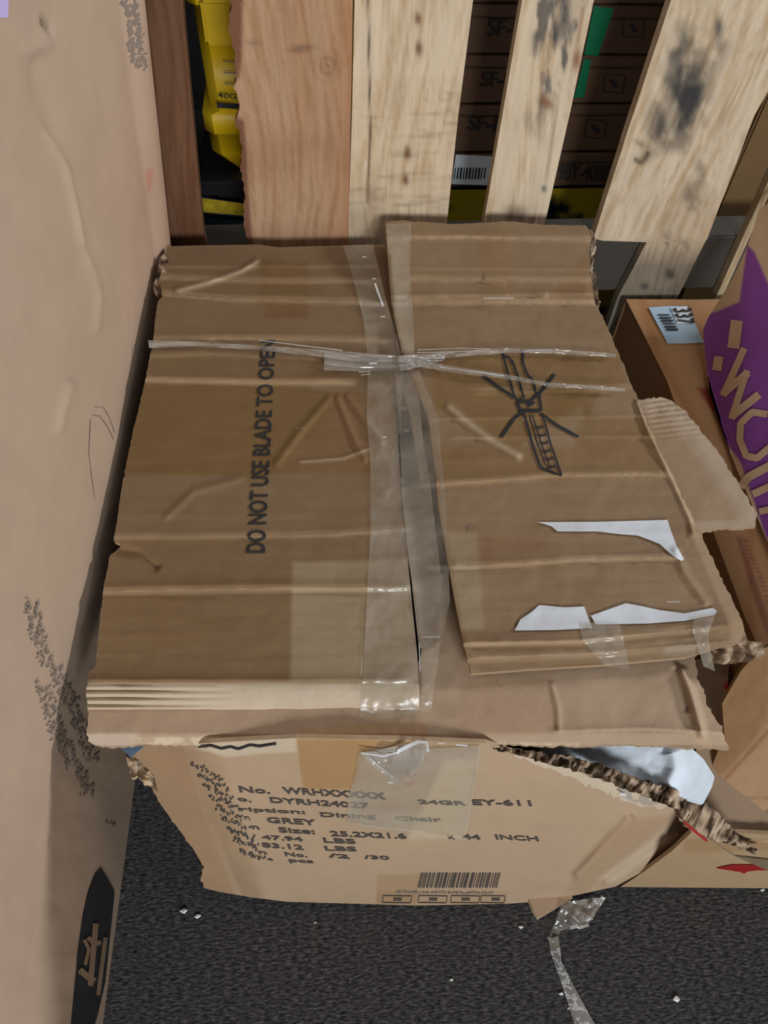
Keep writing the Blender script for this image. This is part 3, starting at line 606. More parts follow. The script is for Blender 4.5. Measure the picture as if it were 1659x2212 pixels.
# ---- tapes and film on the main carton
def top_max(px, py): return np.where(px > np.interp(py, [480, 650, 760, 900, 1100, 1215, 1455, 1500], [832, 845, 868, 925, 948, 968, 1018, 1030]), right_relief(px, py), np.where(py > 1536, low_relief(px, py), left_relief(px, py)))
def tape(name, mat, pts_l, pts_r, lift=.003, rel=None, sfc=ts, amp=.002, s=0, step=5, lab=None, par=main, paint=None):
    f = rel or top_max
    o = sheet(name, sfc, [pts_l[0], pts_r[0]], [pts_l[-1], pts_r[-1]], pts_l, pts_r, step, lambda px, py: f(px, py)+lift+amp*(fbm(px, py, 24, s)-.5)*2, None, (.5, .5, .5), mat, par, None)
    return tag(o, lab) if lab else o
def joint(px, py):
    c = np.interp(py, [520, 760, 900, 1300, 1500], [842, 862, 900, 960, 950]); a = np.clip((px-c+45)/90, 0, 1)
    return left_relief(px, py)*(1-a)+right_relief(np.maximum(px, c+40), py)*a
# dark joint seen between the flaps
material('joint_dark', (.07, .055, .04), rough=.9)
tape('clear_tape', 'clear_tape', [(740, 530), (762, 600), (785, 690), (795, 780), (792, 900), (800, 1000), (800, 1150), (792, 1300), (785, 1450), (776, 1555)], [(806, 528), (832, 640), (860, 740), (872, 790), (866, 900), (868, 1000), (876, 1150), (890, 1300), (902, 1420), (906, 1545)], .003, joint, s=3, lab='clear packing tape strip')
tape('clear_tape', 'clear_tape', [(834, 484), (840, 600), (850, 700), (858, 765)], [(888, 482), (886, 600), (893, 700), (895, 765)], .003, s=6)
tape('clear_tape', 'clear_tape', [(852, 800), (862, 900), (868, 1050), (880, 1200), (905, 1330), (912, 1480), (905, 1560)], [(905, 800), (945, 900), (960, 1050), (968, 1200), (972, 1300), (950, 1400), (930, 1545)], .004, joint, s=9, lab='wrinkled clear tape over the joint')
material('ink_tape', (.085, .09, .095), rough=.5, mottling=.5, mott_scale=40)
tape('dark_tape', 'ink_tape', [(852, 840), (858, 900), (862, 980), (867, 1052)], [(868, 835), (886, 900), (898, 980), (909, 1052)], .0024, joint, amp=0, s=10, lab='dark blue-grey tape end')
def sheetjoint(name, l, r, mat, lift): return tape(name, mat, l, r, lift, joint, s=12)
material('joint_shadow', (.30, .255, .20), rough=.9, mottling=.3, mott_scale=30)
sheetjoint('joint_shadow_strip', [(858, 815), (862, 870), (860, 960), (867, 1052), (880, 1180), (893, 1290), (905, 1400)], [(890, 800), (905, 860), (915, 960), (930, 1052), (945, 1180), (955, 1260), (942, 1400)], 'joint_shadow', .0015)  # strip laid over the joint, the gap's shade put into its colour
for i, (l, r, m) in enumerate([
    ([(320, 735), (420, 738), (560, 746), (700, 756), (862, 768)], [(322, 752), (420, 748), (560, 756), (700, 772), (862, 782)], 'clear_film'),
    ([(862, 768), (1000, 758), (1100, 752), (1200, 754), (1330, 764)], [(862, 782), (1000, 770), (1100, 762), (1200, 764), (1330, 772)], 'clear_film'),
    ([(870, 772), (1000, 795), (1080, 806), (1180, 826), (1350, 838)], [(868, 786), (1000, 808), (1080, 816), (1180, 834), (1350, 846)], 'clear_film'),
    ([(700, 762), (780, 766), (880, 768), (960, 765)], [(700, 800), (780, 802), (880, 800), (960, 778)], 'clear_film')]):
    o = sheet('stretch_film', ts, l, r, None, None, 4, lambda px, py: np.maximum(left_relief(px, py)*(px < 870), right_relief(px, py)*(px >= 860))+.008+.003*np.sin(py*1.1), None, (.5, .5, .5), m, main, None)
    tag(o, 'twisted clear stretch film strand')
gl = [([(560, 735), (640, 745), (740, 757)], 3), ([(810, 612), (820, 640), (828, 662)], 7), ([(902, 756), (1000, 752), (1060, 754)], 2), ([(900, 762), (1000, 759), (1040, 757)], 2), ([(1090, 754), (1098, 752)], 4), ([(1128, 760), (1150, 756), (1190, 756)], 3), ([(950, 793), (1050, 806), (1090, 812)], 4), ([(798, 785), (815, 784)], 7), ([(905, 772), (915, 772)], 4), ([(948, 773), (962, 770)], 4), ([(640, 925), (660, 925)], 2), ([(782, 555), (792, 555)], 4), ([(804, 602), (812, 602)], 4), ([(822, 684), (832, 684)], 4), ([(826, 945), (836, 944)], 4), ([(776, 1500), (782, 1530), (808, 1540)], 5), ([(782, 1420), (780, 1460)], 3), ([(905, 1390), (908, 1450)], 3), ([(912, 1376), (950, 1376)], 3), ([(780, 810), (800, 808)], 2), ([(775, 804), (800, 803)], 2), ([(750, 768), (780, 770)], 2), ([(1045, 644), (1110, 644)], 3), ([(1440, 1538-238), (1470, 1300)], 3)]
for g_ in [(a, b*.6) for a, b in gl]: strokes('painted_film_glint', ts, [g_], 3, lambda px, py: np.maximum(left_relief(px, py), right_relief(px, py)*(px > 880))+.012, 0, 'film_glint', main, 3)  # pale strokes: highlights on the film, painted on
tape('clear_tape', 'clear_tape', [(1250, 1345), (1290, 1345), (1340, 1350)], [(1260, 1385), (1310, 1440), (1360, 1445)], .003, s=15)
tape('clear_tape', 'clear_tape', [(1500, 1325), (1495, 1360), (1508, 1400), (1520, 1440)], [(1545, 1330), (1530, 1370), (1535, 1410), (1545, 1450)], .006, s=16)
# front tape patch
def fl(px, py): return front_relief(px, py)
tape('clear_tape', 'clear_tape', [(775, 1625), (770, 1660), (752, 1720), (748, 1780)], [(1038, 1612), (1030, 1680), (1015, 1750), (1003, 1812)], .003, fl, fs, .003, 17, lab='wrinkled clear tape patch')
tape('clear_film', 'clear_film', [(778, 1626), (800, 1650), (850, 1690)], [(925, 1600), (915, 1640), (890, 1690)], .008, fl, fs, .008, 18, 4)
tape('brown_tape', 'brown_tape', [(641, 1600), (648, 1660), (656, 1706)], [(820, 1600), (780, 1650), (765, 1706)], .002, fl, fs, .0015, 19)
for g_ in [([(780, 1627), (830, 1634), (862, 1624)], 3), ([(862, 1622), (890, 1608), (905, 1602)], 8), ([(905, 1602), (922, 1604), (925, 1625)], 6), ([(838, 1690), (850, 1692)], 4), ([(945, 1606), (960, 1606)], 3), ([(985, 1609), (1010, 1611)], 3), ([(800, 1640), (850, 1680)], 1.6), ([(1340, 1715), (1352, 1718)], 6)]: strokes('painted_film_glint', fs, [g_], 3, front_relief, .011, 'film_glint', main, 3)  # highlights of the front film, painted as pale strokes
tape('clear_film', 'clear_film', [(1325, 1682), (1345, 1725), (1390, 1740)], [(1400, 1700), (1420, 1730), (1440, 1745)], .005, fl, fs, .006, 20, 4)
# foam sheet inside the torn opening
foam_surf = surf(_n((0, -.35, 1)), _n((0, -.35, 1)).dot(P(1400, 1640, (0, 0, 1), HB-.085)))
foam = sheet('foam_sheet', foam_surf, [(1150, 1606), (1300, 1606), (1420, 1606), (1490, 1612)], [(1200, 1640), (1320, 1672), (1440, 1712), (1520, 1735)], None, [(1490, 1612), (1520, 1640), (1544, 1678), (1538, 1700), (1520, 1735)], 4, lambda px, py: .006*(fbm(px, py, 60, 95)-.5)+ridge(px, py, [(1450, 1620), (1460, 1660), (1440, 1700)], 16, .010), None, (.7, .8, .9), 'foam', None, (0, 0, -.008))
tag(foam, 'white foam packing sheet showing through the torn front of the big crushed carton', 'packing foam')

# ================================================================ PALLET
PY = 1.345; ps = surf((0, 1, 0), PY)
pal = thing('wooden_pallet', (.35, 1.38, 0), 'weathered wooden pallet standing upright on edge behind the crushed carton', 'pallet')
def knot(px, py, C, x, y, rx, ry, col, a=.85, ang=0):
    dx = px-x; dy = py-y; c, s = math.cos(ang), math.sin(ang); u = (dx*c+dy*s)/rx; v = (-dx*s+dy*c)/ry
    m = np.exp(-(u*u+v*v)**1.3)*a; return mixc(C, m, col)
WOODP = lin((232, 216, 190)); WOODR = lin((196, 164, 134)); STAIN = lin((70, 74, 80)); BROWN = lin((120, 78, 52))
def board(name, rows, paint, color, y=PY, th=.022, label=None, jagl=0, jagr=0, edge=None, seed=0, zend=.002):
    """rows: (py, px_left, px_right) in the picture; laid on the pallet's front plane and run down to the floor"""
    s = surf((0, 1, 0), y); R = []
    for (yy, a, b) in rows:
        pa = s(np.array([a]), np.array([yy]))[0]; pb = s(np.array([b]), np.array([yy]))[0]; R.append((.5*(pa[2]+pb[2]), pa[0], pb[0]))
    R = sorted(R, reverse=True)
    if zend is not None: R.append((zend, R[-1][1], R[-1][2]))
    z = np.array([r[0] for r in R]); n = 190; Zs = np.linspace(z[0], z[-1], n)
    XL = np.interp(-Zs, -z, [r[1] for r in R]); XR = np.interp(-Zs, -z, [r[2] for r in R]); r = np.random.default_rng(seed)
    wob = lambda k: (vn(Zs*100, Zs*0, 3.0, k)-.5+(vn(Zs*100, Zs*0, .9, k+1)-.5)*.6)
    XL = XL+jagl*wob(seed+1); XR = XR+jagr*wob(seed+5)
    u = np.linspace(0, 1, 46); X = XL[:, None]*(1-u)+XR[:, None]*u; ZZ = np.repeat(Zs[:, None], 46, 1)
    Yg = y+.0016*(fbm(X*1000, ZZ*120, 9, seed)-.5)+0*X
    G = np.stack([X, Yg, ZZ], -1); px, py = proj(G); C = np.broadcast_to(np.array(color, float), px.shape+(3,)).copy()
    # grain
    g = fbm((X+.02*np.sin(ZZ*9+seed))*1000, ZZ*60, 6, seed+2); C = mulc(C, np.clip((g-.40)*3.2, 0, 1)*.95, (.76, .66, .54))
    C = paint(px, py, C)
    C = mulc(C, np.clip((.0+fbm(X*300, ZZ*90, 10, seed+9)-.55)*4, 0, 1)*.5, (.72, .68, .64))
    o = link(name, grid_mesh(name, G, C, np.array([0, th, 0]), edge), 'wood', pal); return tag(o, label) if label else o
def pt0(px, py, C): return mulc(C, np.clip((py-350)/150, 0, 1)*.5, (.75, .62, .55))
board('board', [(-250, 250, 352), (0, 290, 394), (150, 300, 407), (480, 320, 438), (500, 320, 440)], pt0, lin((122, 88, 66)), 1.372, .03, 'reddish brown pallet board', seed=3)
def pt1(px, py, C):
    C = mixc(C, .45*np.clip((px-680)/80, 0, 1), lin((190, 130, 90)))
    C = mixc(C, .9*np.clip((np.interp(py, [0, 100, 165, 190, 230, 260, 330, 420, 525], [527, 527, 521, 505, 505, 530, 536, 541, 549])-px)/6, 0, 1)*(1-soft(px, py, [(495, 190), (535, 200), (535, 260), (500, 250)], 6)), lin((120, 80, 60)))
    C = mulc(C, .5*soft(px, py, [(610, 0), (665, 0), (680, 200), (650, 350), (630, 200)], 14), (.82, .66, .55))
    r = np.hypot((px-708)/34, (py-142)/42); C = mixc(C, np.clip(1.1-r, 0, 1)*.75*(.6+.4*np.cos(r*14)), lin((125, 92, 68)))
    C = knot(px, py, C, 650, 105, 28, 8, lin((90, 70, 60)), .6, -.15); C = knot(px, py, C, 548, 92, 16, 7, lin((120, 105, 95)), .5)
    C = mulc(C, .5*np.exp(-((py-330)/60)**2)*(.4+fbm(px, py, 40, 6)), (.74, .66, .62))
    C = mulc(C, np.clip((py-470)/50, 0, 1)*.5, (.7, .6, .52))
    return C
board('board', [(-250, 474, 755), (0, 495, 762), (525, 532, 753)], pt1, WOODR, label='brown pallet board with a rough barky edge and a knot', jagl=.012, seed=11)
def pt2(px, py, C):
    C = mixc(C, .9*ridge(px, py, [(795, -60), (797, 120), (800, 300), (795, 440)], 2.2, 1, 0), lin((70, 55, 40)))
    for (x, y, a) in ((903, 40, 9), (905, 105, 10), (880, 330, 10), (876, 388, 8)): C = knot(px, py, C, x, y, a*.8, a*1.6, BROWN, .9)
    C = mulc(C, .9*np.clip(fbm(px*.25, py*2, 14, 45)-.5, 0, 1)*3*(py > 200), (.55, .52, .5))
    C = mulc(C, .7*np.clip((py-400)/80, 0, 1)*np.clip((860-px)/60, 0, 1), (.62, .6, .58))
    C = mulc(C, .35*np.clip((py-160)/15, 0, 1), (.93, .86, .78))  # shadow line across the board painted in, darker below it
    return C
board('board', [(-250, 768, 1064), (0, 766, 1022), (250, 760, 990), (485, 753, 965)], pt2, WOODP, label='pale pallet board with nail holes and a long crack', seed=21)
def pt3(px, py, C):
    n = fbm(px*1.3, py*.45, 30, 51)
    C = mixc(C, .8*np.clip((n-.5)*7, 0, 1)*np.clip((330-py)/150, 0, 1)*np.clip((px-(1120-py*.1))/40, 0, 1), STAIN)
    C = mixc(C, .7*ridge(px, py, [(1232, -40), (1222, 20), (1205, 80), (1195, 110)], 14, 1, .2)*np.clip(n*2, 0, 1), STAIN)
    C = mixc(C, .7*ridge(px, py, [(1160, 60), (1152, 130)], 9, 1, .2)*np.clip(n*2, 0, 1), STAIN)
    C = knot(px, py, C, 1180, 222, 20, 13, BROWN*1.3, .85, .7); C = knot(px, py, C, 1246, 128, 10, 26, BROWN*1.5, .85, .15)
    C = mixc(C, .5*ridge(px, py, [(1262, 0), (1252, 70), (1246, 110)], 6, 1, .2), BROWN*1.6)
    C = knot(px, py, C, 1175, 408, 6, 8, STAIN, .8); C = knot(px, py, C, 1115, 462, 26, 20, lin((95, 80, 60)), .7)  # second, larger spot is the photographer's cast shadow painted in, no knot
    C = mixc(C, .5*ridge(px, py, [(1205, 230), (1190, 320), (1176, 410)], 4, 1, .2), lin((140, 118, 95)))
    return C
board('board', [(-250, 1168, 1330), (0, 1128, 1283), (250, 1085, 1230), (480, 1045, 1178)], pt3, WOODP, label='narrow pale pallet board with grey mould stains and a brown knot', seed=31)
def pt4(px, py, C):
    n = fbm(px, py*.6, 34, 55)
    C = mixc(C, .85*soft(px, py, [(1430, 180), (1470, 60), (1560, 100), (1530, 180), (1515, 260), (1480, 290), (1400, 330), (1405, 250)], 26)*np.clip((n-.28)*4.5, 0, 1), STAIN*.7)
    for pl in ([(1442, 110), (1476, 100), (1468, 205), (1440, 292), (1424, 282)], [(1478, 186), (1522, 182), (1502, 268), (1455, 292), (1446, 270)], [(1492, 108), (1532, 100), (1524, 160), (1484, 168)]): C = mixc(C, .85*soft(px, py, pl, 7)*np.clip(.35+n, 0, 1), STAIN*.6)
    C = mixc(C, .6*soft(px, py, [(1415, 270), (1500, 280), (1480, 330), (1400, 322)], 12)*np.clip(n*1.6, 0, 1), lin((105, 92, 88)))
    C = mixc(C, .6*np.clip((n-.5)*6, 0, 1)*np.clip((py-270)/100, 0, 1)*np.clip((px-(1560-(py-200)*.55))/40, 0, 1), lin((120, 110, 100)))
    C = mixc(C, .8*ridge(px, py, [(1368, 342), (1385, 352), (1398, 335), (1402, 325)], 6, 1, .05), lin((62, 52, 42)))
    C = knot(px, py, C, 1382, 310, 14, 6, lin((130, 105, 75)), .6, .5); C = knot(px, py, C, 1552, 60, 10, 24, STAIN, .8)
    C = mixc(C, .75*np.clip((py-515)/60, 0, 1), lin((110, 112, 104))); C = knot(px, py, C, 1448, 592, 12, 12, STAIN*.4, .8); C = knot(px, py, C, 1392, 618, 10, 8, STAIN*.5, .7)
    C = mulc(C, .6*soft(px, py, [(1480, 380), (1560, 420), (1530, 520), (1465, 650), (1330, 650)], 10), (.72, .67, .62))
    return C
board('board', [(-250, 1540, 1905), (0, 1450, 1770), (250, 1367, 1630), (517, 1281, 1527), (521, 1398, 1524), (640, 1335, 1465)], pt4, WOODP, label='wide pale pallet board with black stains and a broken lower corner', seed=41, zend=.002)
def pt5(px, py, C): return mulc(C, .4*np.clip(fbm(px, py, 40, 3)-.4, 0, 1)*3, (.7, .68, .66))
board('board', [(250, 1722, 1738), (390, 1660, 1675), (645, 1545, 1559)], pt5, lin((200, 185, 155)), label='rightmost pallet board, only its pale edge in view', seed=51)
boxgrid('stringer', (-.45, 1.37, .37), (1.35, 1.455, .505), 'wood', pal, lin((78, 75, 70)), .004)
boxgrid('stringer', (-.45, 1.40, 1.12), (1.35, 1.455, 1.25), 'wood', pal, lin((150, 140, 125)), .004)

# ================================================================ BEHIND THE PALLET
ty = 1.56; tsf = surf((0, 1, 0), ty)
def zat(py, y, px=470): return P(px, py, (0, 1, 0), y)[2]
def xat(px, py, y): return P(px, py, (0, 1, 0), y)[0]
YEL = lin((214, 178, 20)); BLK = lin((22, 22, 28))
rack = None
ytote = thing('storage_tote', (-.1, 1.72, 0), 'yellow plastic storage tote with a ribbed front seen between the left pallet boards', 'tote')
def tote_body(par, x0, x1, y0, y1, z0, z1, col, name='body'):
    import bmesh
    prof = [(z1, 0), (z1-.02, 0), (z1-.022, .012), (z0+.13, .016), (z0+.128, 0), (z0+.09, 0), (z0+.088, .006), (z0+.045, .008), (z0, .04)]
    G = []
    for z, d in prof:
        a, b, c, e = x0+d, x1-d, y0+d, y1-d; k = .02
        G.append([(a+k, c, z), (b-k, c, z), (b, c+k, z), (b, e-k, z), (b-k, e, z), (a+k, e, z), (a, e-k, z), (a, c+k, z), (a+k, c, z)])
    G = np.array(G); G2 = np.concatenate([[np.tile(G[0].mean(0), (9, 1))], G, [np.tile(G[-1].mean(0), (9, 1))]])
    return link(name, grid_mesh(name, G2, np.broadcast_to(np.array(col, float), G2.shape).copy()), 'plastic', par, False)
zt = zat(382, ty); zt2 = zat(-160, ty)
yx0 = xat(428, 200, ty)
tote_body(ytote, yx0, yx0+.33, ty, ty+.35, zt, zt+.34, YEL)
boxgrid('lid', (yx0-.015, ty-.015, zt+.335), (yx0+.345, ty+.365, zt+.36), 'plastic', ytote, YEL, .006)
boxgrid('lid_clasp', (yx0+.03, ty-.022, zt+.26), (yx0+.10, ty+.005, zt+.335), 'plastic', ytote, YEL*.95, .006)
text('printed_capacity', '40GAL', tsf, [(471, 200), (540, 205), (540, 216), (470, 212)], None, .014*-1, 'ink', ytote)
tag(strokes('printed_bar', tsf, [[(469, 227), (545, 232)]], 12, None, -.014, 'ink', ytote), 'dark printed bar')
strokes('moulded_rib', tsf, [[(481, 133), (540, 135)], [(483, 157), (540, 159)], [(485, 181), (540, 183)]], 2.5, None, -.014, 'ink_faint', ytote)
btote = thing('storage_tote', (-.1, 1.72, 0), 'black plastic storage tote with a yellow label under the yellow tote', 'tote')
boxgrid('lid', (yx0-.03, ty-.02, zt-.035), (yx0+.345, ty+.38, zt-.002), 'plastic', btote, BLK, .006)
tote_body(btote, yx0-.01, yx0+.335, ty+.0, ty+.36, .003, zt-.034, BLK)
blob('yellow_label', tsf, ([(436, 425), (530, 440)], [(438, 460), (530, 470)]), None, -.03, 'ink', btote)
material('label_yellow', lin((170, 150, 30)), rough=.6, mottling=.4, mott_scale=60); material('label_teal', lin((40, 70, 85)), rough=.6)
blob('yellow_label', tsf, ([(436, 428), (530, 440)], [(438, 458), (530, 466)]), None, -.032, 'label_yellow', btote)
blob('teal_stripe', tsf, ([(438, 472), (530, 476)], [(438, 480), (530, 486)]), None, -.032, 'label_teal', btote)
# cartons
cy = 1.66; cs = surf((0, 1, 0), cy)
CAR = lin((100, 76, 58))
bounds = [(-190, -95), (-92, 8), (11, 118), (121, 224), (227, 328), (331, 404)]
txt = {1: None, 2: [(1058, 38), (1130, 42), (1128, 80), (1055, 77)], 3: [(1043, 152), (1112, 155), (1110, 188), (1040, 186)], 4: [(1014, 248), (1090, 250), (1086, 284), (1010, 281)]}
order = ['top', 'upper', 'second', 'third', 'fourth', 'lowest']
tape_px = {2: [(1283, 14), (1327, 18), (1292, 121), (1262, 118)], 3: [(1262, 128), (1277, 128), (1262, 210), (1240, 212)]}
desc = {0: 'brown carton at the very top of the stack behind the pallet', 1: 'dim brown carton topmost in view behind the pallet, only its lower edge showing', 2: 'dim brown carton with green tape lettered SF-8 behind the narrow pallet board',
        3: 'dim brown carton lettered SF-8, below the green-taped one behind the pallet', 4: 'dim brown carton lettered SF-8, just above the white barcode label carton', 5: 'dim brown carton with a white barcode label, lowest of the stack behind the pallet'}
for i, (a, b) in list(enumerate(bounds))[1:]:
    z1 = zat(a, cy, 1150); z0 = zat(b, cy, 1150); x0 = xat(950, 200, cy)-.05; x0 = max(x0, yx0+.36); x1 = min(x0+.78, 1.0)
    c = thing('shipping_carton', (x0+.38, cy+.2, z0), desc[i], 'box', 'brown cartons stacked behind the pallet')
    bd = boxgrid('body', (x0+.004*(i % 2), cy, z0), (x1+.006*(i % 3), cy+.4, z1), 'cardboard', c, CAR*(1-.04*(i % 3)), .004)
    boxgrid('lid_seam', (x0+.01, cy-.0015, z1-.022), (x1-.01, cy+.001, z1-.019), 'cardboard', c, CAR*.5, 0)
    if txt.get(i): text('printed_code', 'SF-8', cs, txt[i], None, -.0006, 'ink', c)
    if i in (2, 3, 4):
        xx, yy = {2: (1372, 60), 3: (1330, 180), 4: (1290, 278)}[i]
        strokes('printed_icon', cs, [([(xx-22, yy-20), (xx+22, yy-18), (xx+18, yy+20), (xx-26, yy+18), (xx-22, yy-20)], 2), ([(xx-8, yy-8), (xx+4, yy+8)], 8)], 2, None, -.0006, 'ink', c)
    if i in tape_px:
        if 'green' not in MATS: material('green', lin((10, 120, 80)), rough=.5)
        q = tape_px[i]; blob('green_tape', cs, ([q[0], q[1]], [q[3], q[2]]), None, -.003, 'green', c)
    if i == 5:
        blob('white_label', cs, ([(985, 334), (1066, 338)], [(975, 398), (1052, 400)]), None, -.002, 'label_white', c)
        bb = [([(984+k*6.5, 362), (981+k*6.5, 386)], 2.0+(k*7 % 3)) for k in range(11)]
        strokes('barcode', cs, bb, 2, None, -.0035, 'ink', c)
        text('printed_code', '9BY-40BB', cs, [(1210, 352), (1325, 356), (1318, 392), (1205, 388)], None, -.0006, 'ink', c)
zc = zat(404, cy, 1150)
ylw = thing('wrapped_crate', (.5, 1.86, 0), 'dim yellow and black printed crate under the brown cartons behind the pallet', 'crate')
def ypaint(name, lo, hi):
    nx, nz = 90, 40; X, Z = np.meshgrid(np.linspace(lo[0], hi[0], nx), np.linspace(hi[2], lo[2], nz))
    G = np.stack([X, 0*X+lo[1], Z], -1); n = fbm(X*1000, Z*1000, 70, 77); C = np.broadcast_to(lin((150, 130, 20)), X.shape+(3,)).copy()
    C = mixc(C, np.clip((n-.47)*10, 0, 1), BLK); return link(name, grid_mesh(name, G, C), 'plastic', ylw)
ypaint('front_panel', (yx0+.36, cy-.003, 0), (1.0, 0, zc-.003))
boxgrid('body', (yx0+.36, cy, 0.002), (1.0, cy+.4, zc-.003), 'plastic', ylw, BLK, .004)
dk = thing('shipping_carton', (1.2, 1.8, 0), 'plain olive-brown carton seen between the two rightmost pallet boards', 'box')
boxgrid('body', (1.03, 1.6, 0.002), (1.7, 2.1, 1.02), 'cardboard', dk, lin((120, 95, 62)), .005)
# unseen shelf added above the bay to block overhead light
shelf = thing('unseen_shelf', (.3, 1.9, 1.35), 'unseen steel shelf added above the pallet bay to block overhead light', 'shelf')
material('unseen_shelf_metal', lin((90, 95, 100)), rough=.5, metallic=.3)
boxgrid('unseen_shelf_deck', (-1.4, 1.50, 1.42), (2.2, 2.6, 1.45), 'unseen_shelf_metal', shelf, (.2, .2, .2), .003)
for x in (-1.4, 2.16):
    for y in (1.50, 2.56): boxgrid('upright', (x, y, .0), (x+.04, y+.04, 1.42), 'unseen_shelf_metal', shelf, (.2, .2, .2), .003)

# ================================================================ RIGHT SIDE CARTONS
SZ = P(1400, 645, (0, 1, 0), 1.315)[2]
ss = surf((0, 0, 1), SZ)
small = thing('small_carton', (.95, 1.0, 0), 'brown carton with a pale blue barcode label beside the right of the crushed carton', 'box')
def s_paint(px, py, C):
    C = mulc(C, .5*np.exp(-((px-np.interp(py, [640, 760, 960, 1150], [1384, 1420, 1525, 1620]))/9)**2), (.8, .55, .38))
    C = mixc(C, .85*soft(px, py, [(1506, 838), (1542, 838), (1600, 950), (1640, 1060), (1590, 1000), (1545, 900)], 4), lin((120, 25, 25)))
    C = mixc(C, .6*soft(px, py, [(1590, 1160), (1600, 1160), (1659, 1330), (1670, 1400), (1640, 1330)], 4), lin((105, 45, 50)))
    C = mixc(C, .7*ridge(px, py, [(1600, 1150), (1640, 1240), (1668, 1330)], 5, 1)*(np.sin(py*.8) > 0), lin((110, 60, 55)))
    return C
sl = [(1352, 645), (1370, 690), (1450, 845), (1530, 1010), (1545, 1150), (1612, 1330), (1650, 1400)]
SLE = [(1352, 646), (1440, 820), (1500, 990), (1541, 1150), (1608, 1330), (1645, 1415)]
x_l0 = P(1352, 648, (0, 0, 1), SZ); x_l1 = P(1650, 1420, (0, 0, 1), SZ)
stop = sheet('top_panel', ss, [(1352, 646), (1500, 647), (1750, 652)], [(1645, 1415), (1900, 1412), (2200, 1410)], SLE, None, 5, lambda px, py: .003*(fbm(px, py, 100, 4)-.5), s_paint, lin((165, 125, 88)), 'cardboard', small, (0, 0, -.004))
_q = interp_poly(SLE, np.linspace(0, 1, 40)); _t = ss(_q[:, 0], _q[:, 1], -.003); _z = np.linspace(1, 0, 30)
_G = np.stack([np.repeat(_t[None, :, 0], 30, 0), np.repeat(_t[None, :, 1], 30, 0), _z[:, None]*_t[None, :, 2]+.003*(1-_z[:, None])], -1)
link('side_panel', grid_mesh('side_panel', _G[:, ::-1], np.broadcast_to(lin((160, 125, 92)), _G.shape).copy(), np.array([.004, 0, 0])), 'cardboard', small)
quadpanel('back_panel', (x_l0[0], 1.315, SZ-.006), (1.5, 1.315, SZ-.006), (1.5, 1.315, .003), (x_l0[0], 1.315, .003), small, KRAFT_D, (0, -.004, 0))
blab = blob('shipping_label', ss, ([(1401, 664), (1440, 661), (1484, 661)], [(1442, 742), (1480, 742), (1521, 740)]), None, .0035, 'label_blue', small); tag(blab, 'pale blue barcode label')
strokes('label_barcode', ss, [([(1421+i*3.6, 680+i*6.4), (1447+i*3.6, 680+i*6.4)], 2.5+(i % 3)) for i in range(6)], 3, None, .0055, 'ink', blab)
blob('label_patch', ss, ([(1448, 664), (1484, 662)], [(1463, 700), (1502, 698)]), None, .005, 'label_white', blab)
text('label_number', '337', ss, [(1494, 664), (1502, 698), (1465, 700), (1452, 666)], None, .007, 'ink', blab, .02)
# purple carton
ux = P(1590, 950, (0, 0, 1), SZ)
_A = P(1524, 790, (0, 0, 1), SZ+.008); _B = P(1655, 1165, (0, 0, 1), SZ+.008); PN = _n(np.cross(_B-_A, (.45, .1, 1))); PN = PN if PN[0] < 0 else -PN; pc = PN.dot(_A); pus = above(surf(PN, pc), SZ+.010)
pur = thing('purple_printed_carton', (1.05, 1.0, SZ), 'kraft carton with purple print and large tan letters at the right edge of the picture', 'box')
PURP = lin((152, 84, 180)); TAN = lin((224, 194, 162))
def pr(px, py): return .012*np.exp(-((px-1600)/60)**2)+.004*(fbm(px, py, 90, 44)-.5)
def pp(px, py, C):
    C = mixc(C, soft(px, py, [(1614, 528), (1630, 545), (1665, 625), (1800, 900), (1800, 1300), (1655, 1160), (1600, 1000), (1500, 860), (1500, 690), (1560, 668), (1597, 652)], 2.5), PURP); return C
pf = sheet('side_panel', pus, [(1600, 648), (1612, 540), (1640, 455), (1700, 400)], [(1655, 1162), (1700, 1250), (1760, 1330)], [(1600, 648), (1560, 670), (1530, 685), (1519, 712), (1524, 770), (1534, 850), (1560, 930), (1590, 1010), (1622, 1085), (1655, 1162)], None, 3.5, pr, pp, TAN, 'cardboard', pur, (.01, .01, 0), TAN)
material('print_tan', TAN, rough=.75)
def G_(pts, w): return (pts, w)
boxgrid('body', (1.16, .15, SZ+.004), (1.6, 1.22, .72), 'cardboard', pur, TAN, .006)
tag(strokes('printed_letters', pus, [G_([(1592, 692), (1584, 752)], 26), G_([(1553, 770), (1548, 800)], 20), G_([(1608, 752), (1562, 855)], 15), G_([(1562, 850), (1616, 805)], 17), G_([(1614, 800), (1580, 905)], 15), G_([(1580, 900), (1640, 852)], 17),
    G_([(1658, 895), (1625, 890), (1600, 915), (1598, 950), (1612, 985), (1635, 990), (1665, 965)], 15), G_([(1600, 1052), (1618, 1030), (1665, 1005)], 18), G_([(1626, 1068), (1665, 1050)], 16), G_([(1640, 1105), (1665, 1100)], 14)], 15, pr, .0015, 'print_tan', pf, 4), 'large tan letters on purple')
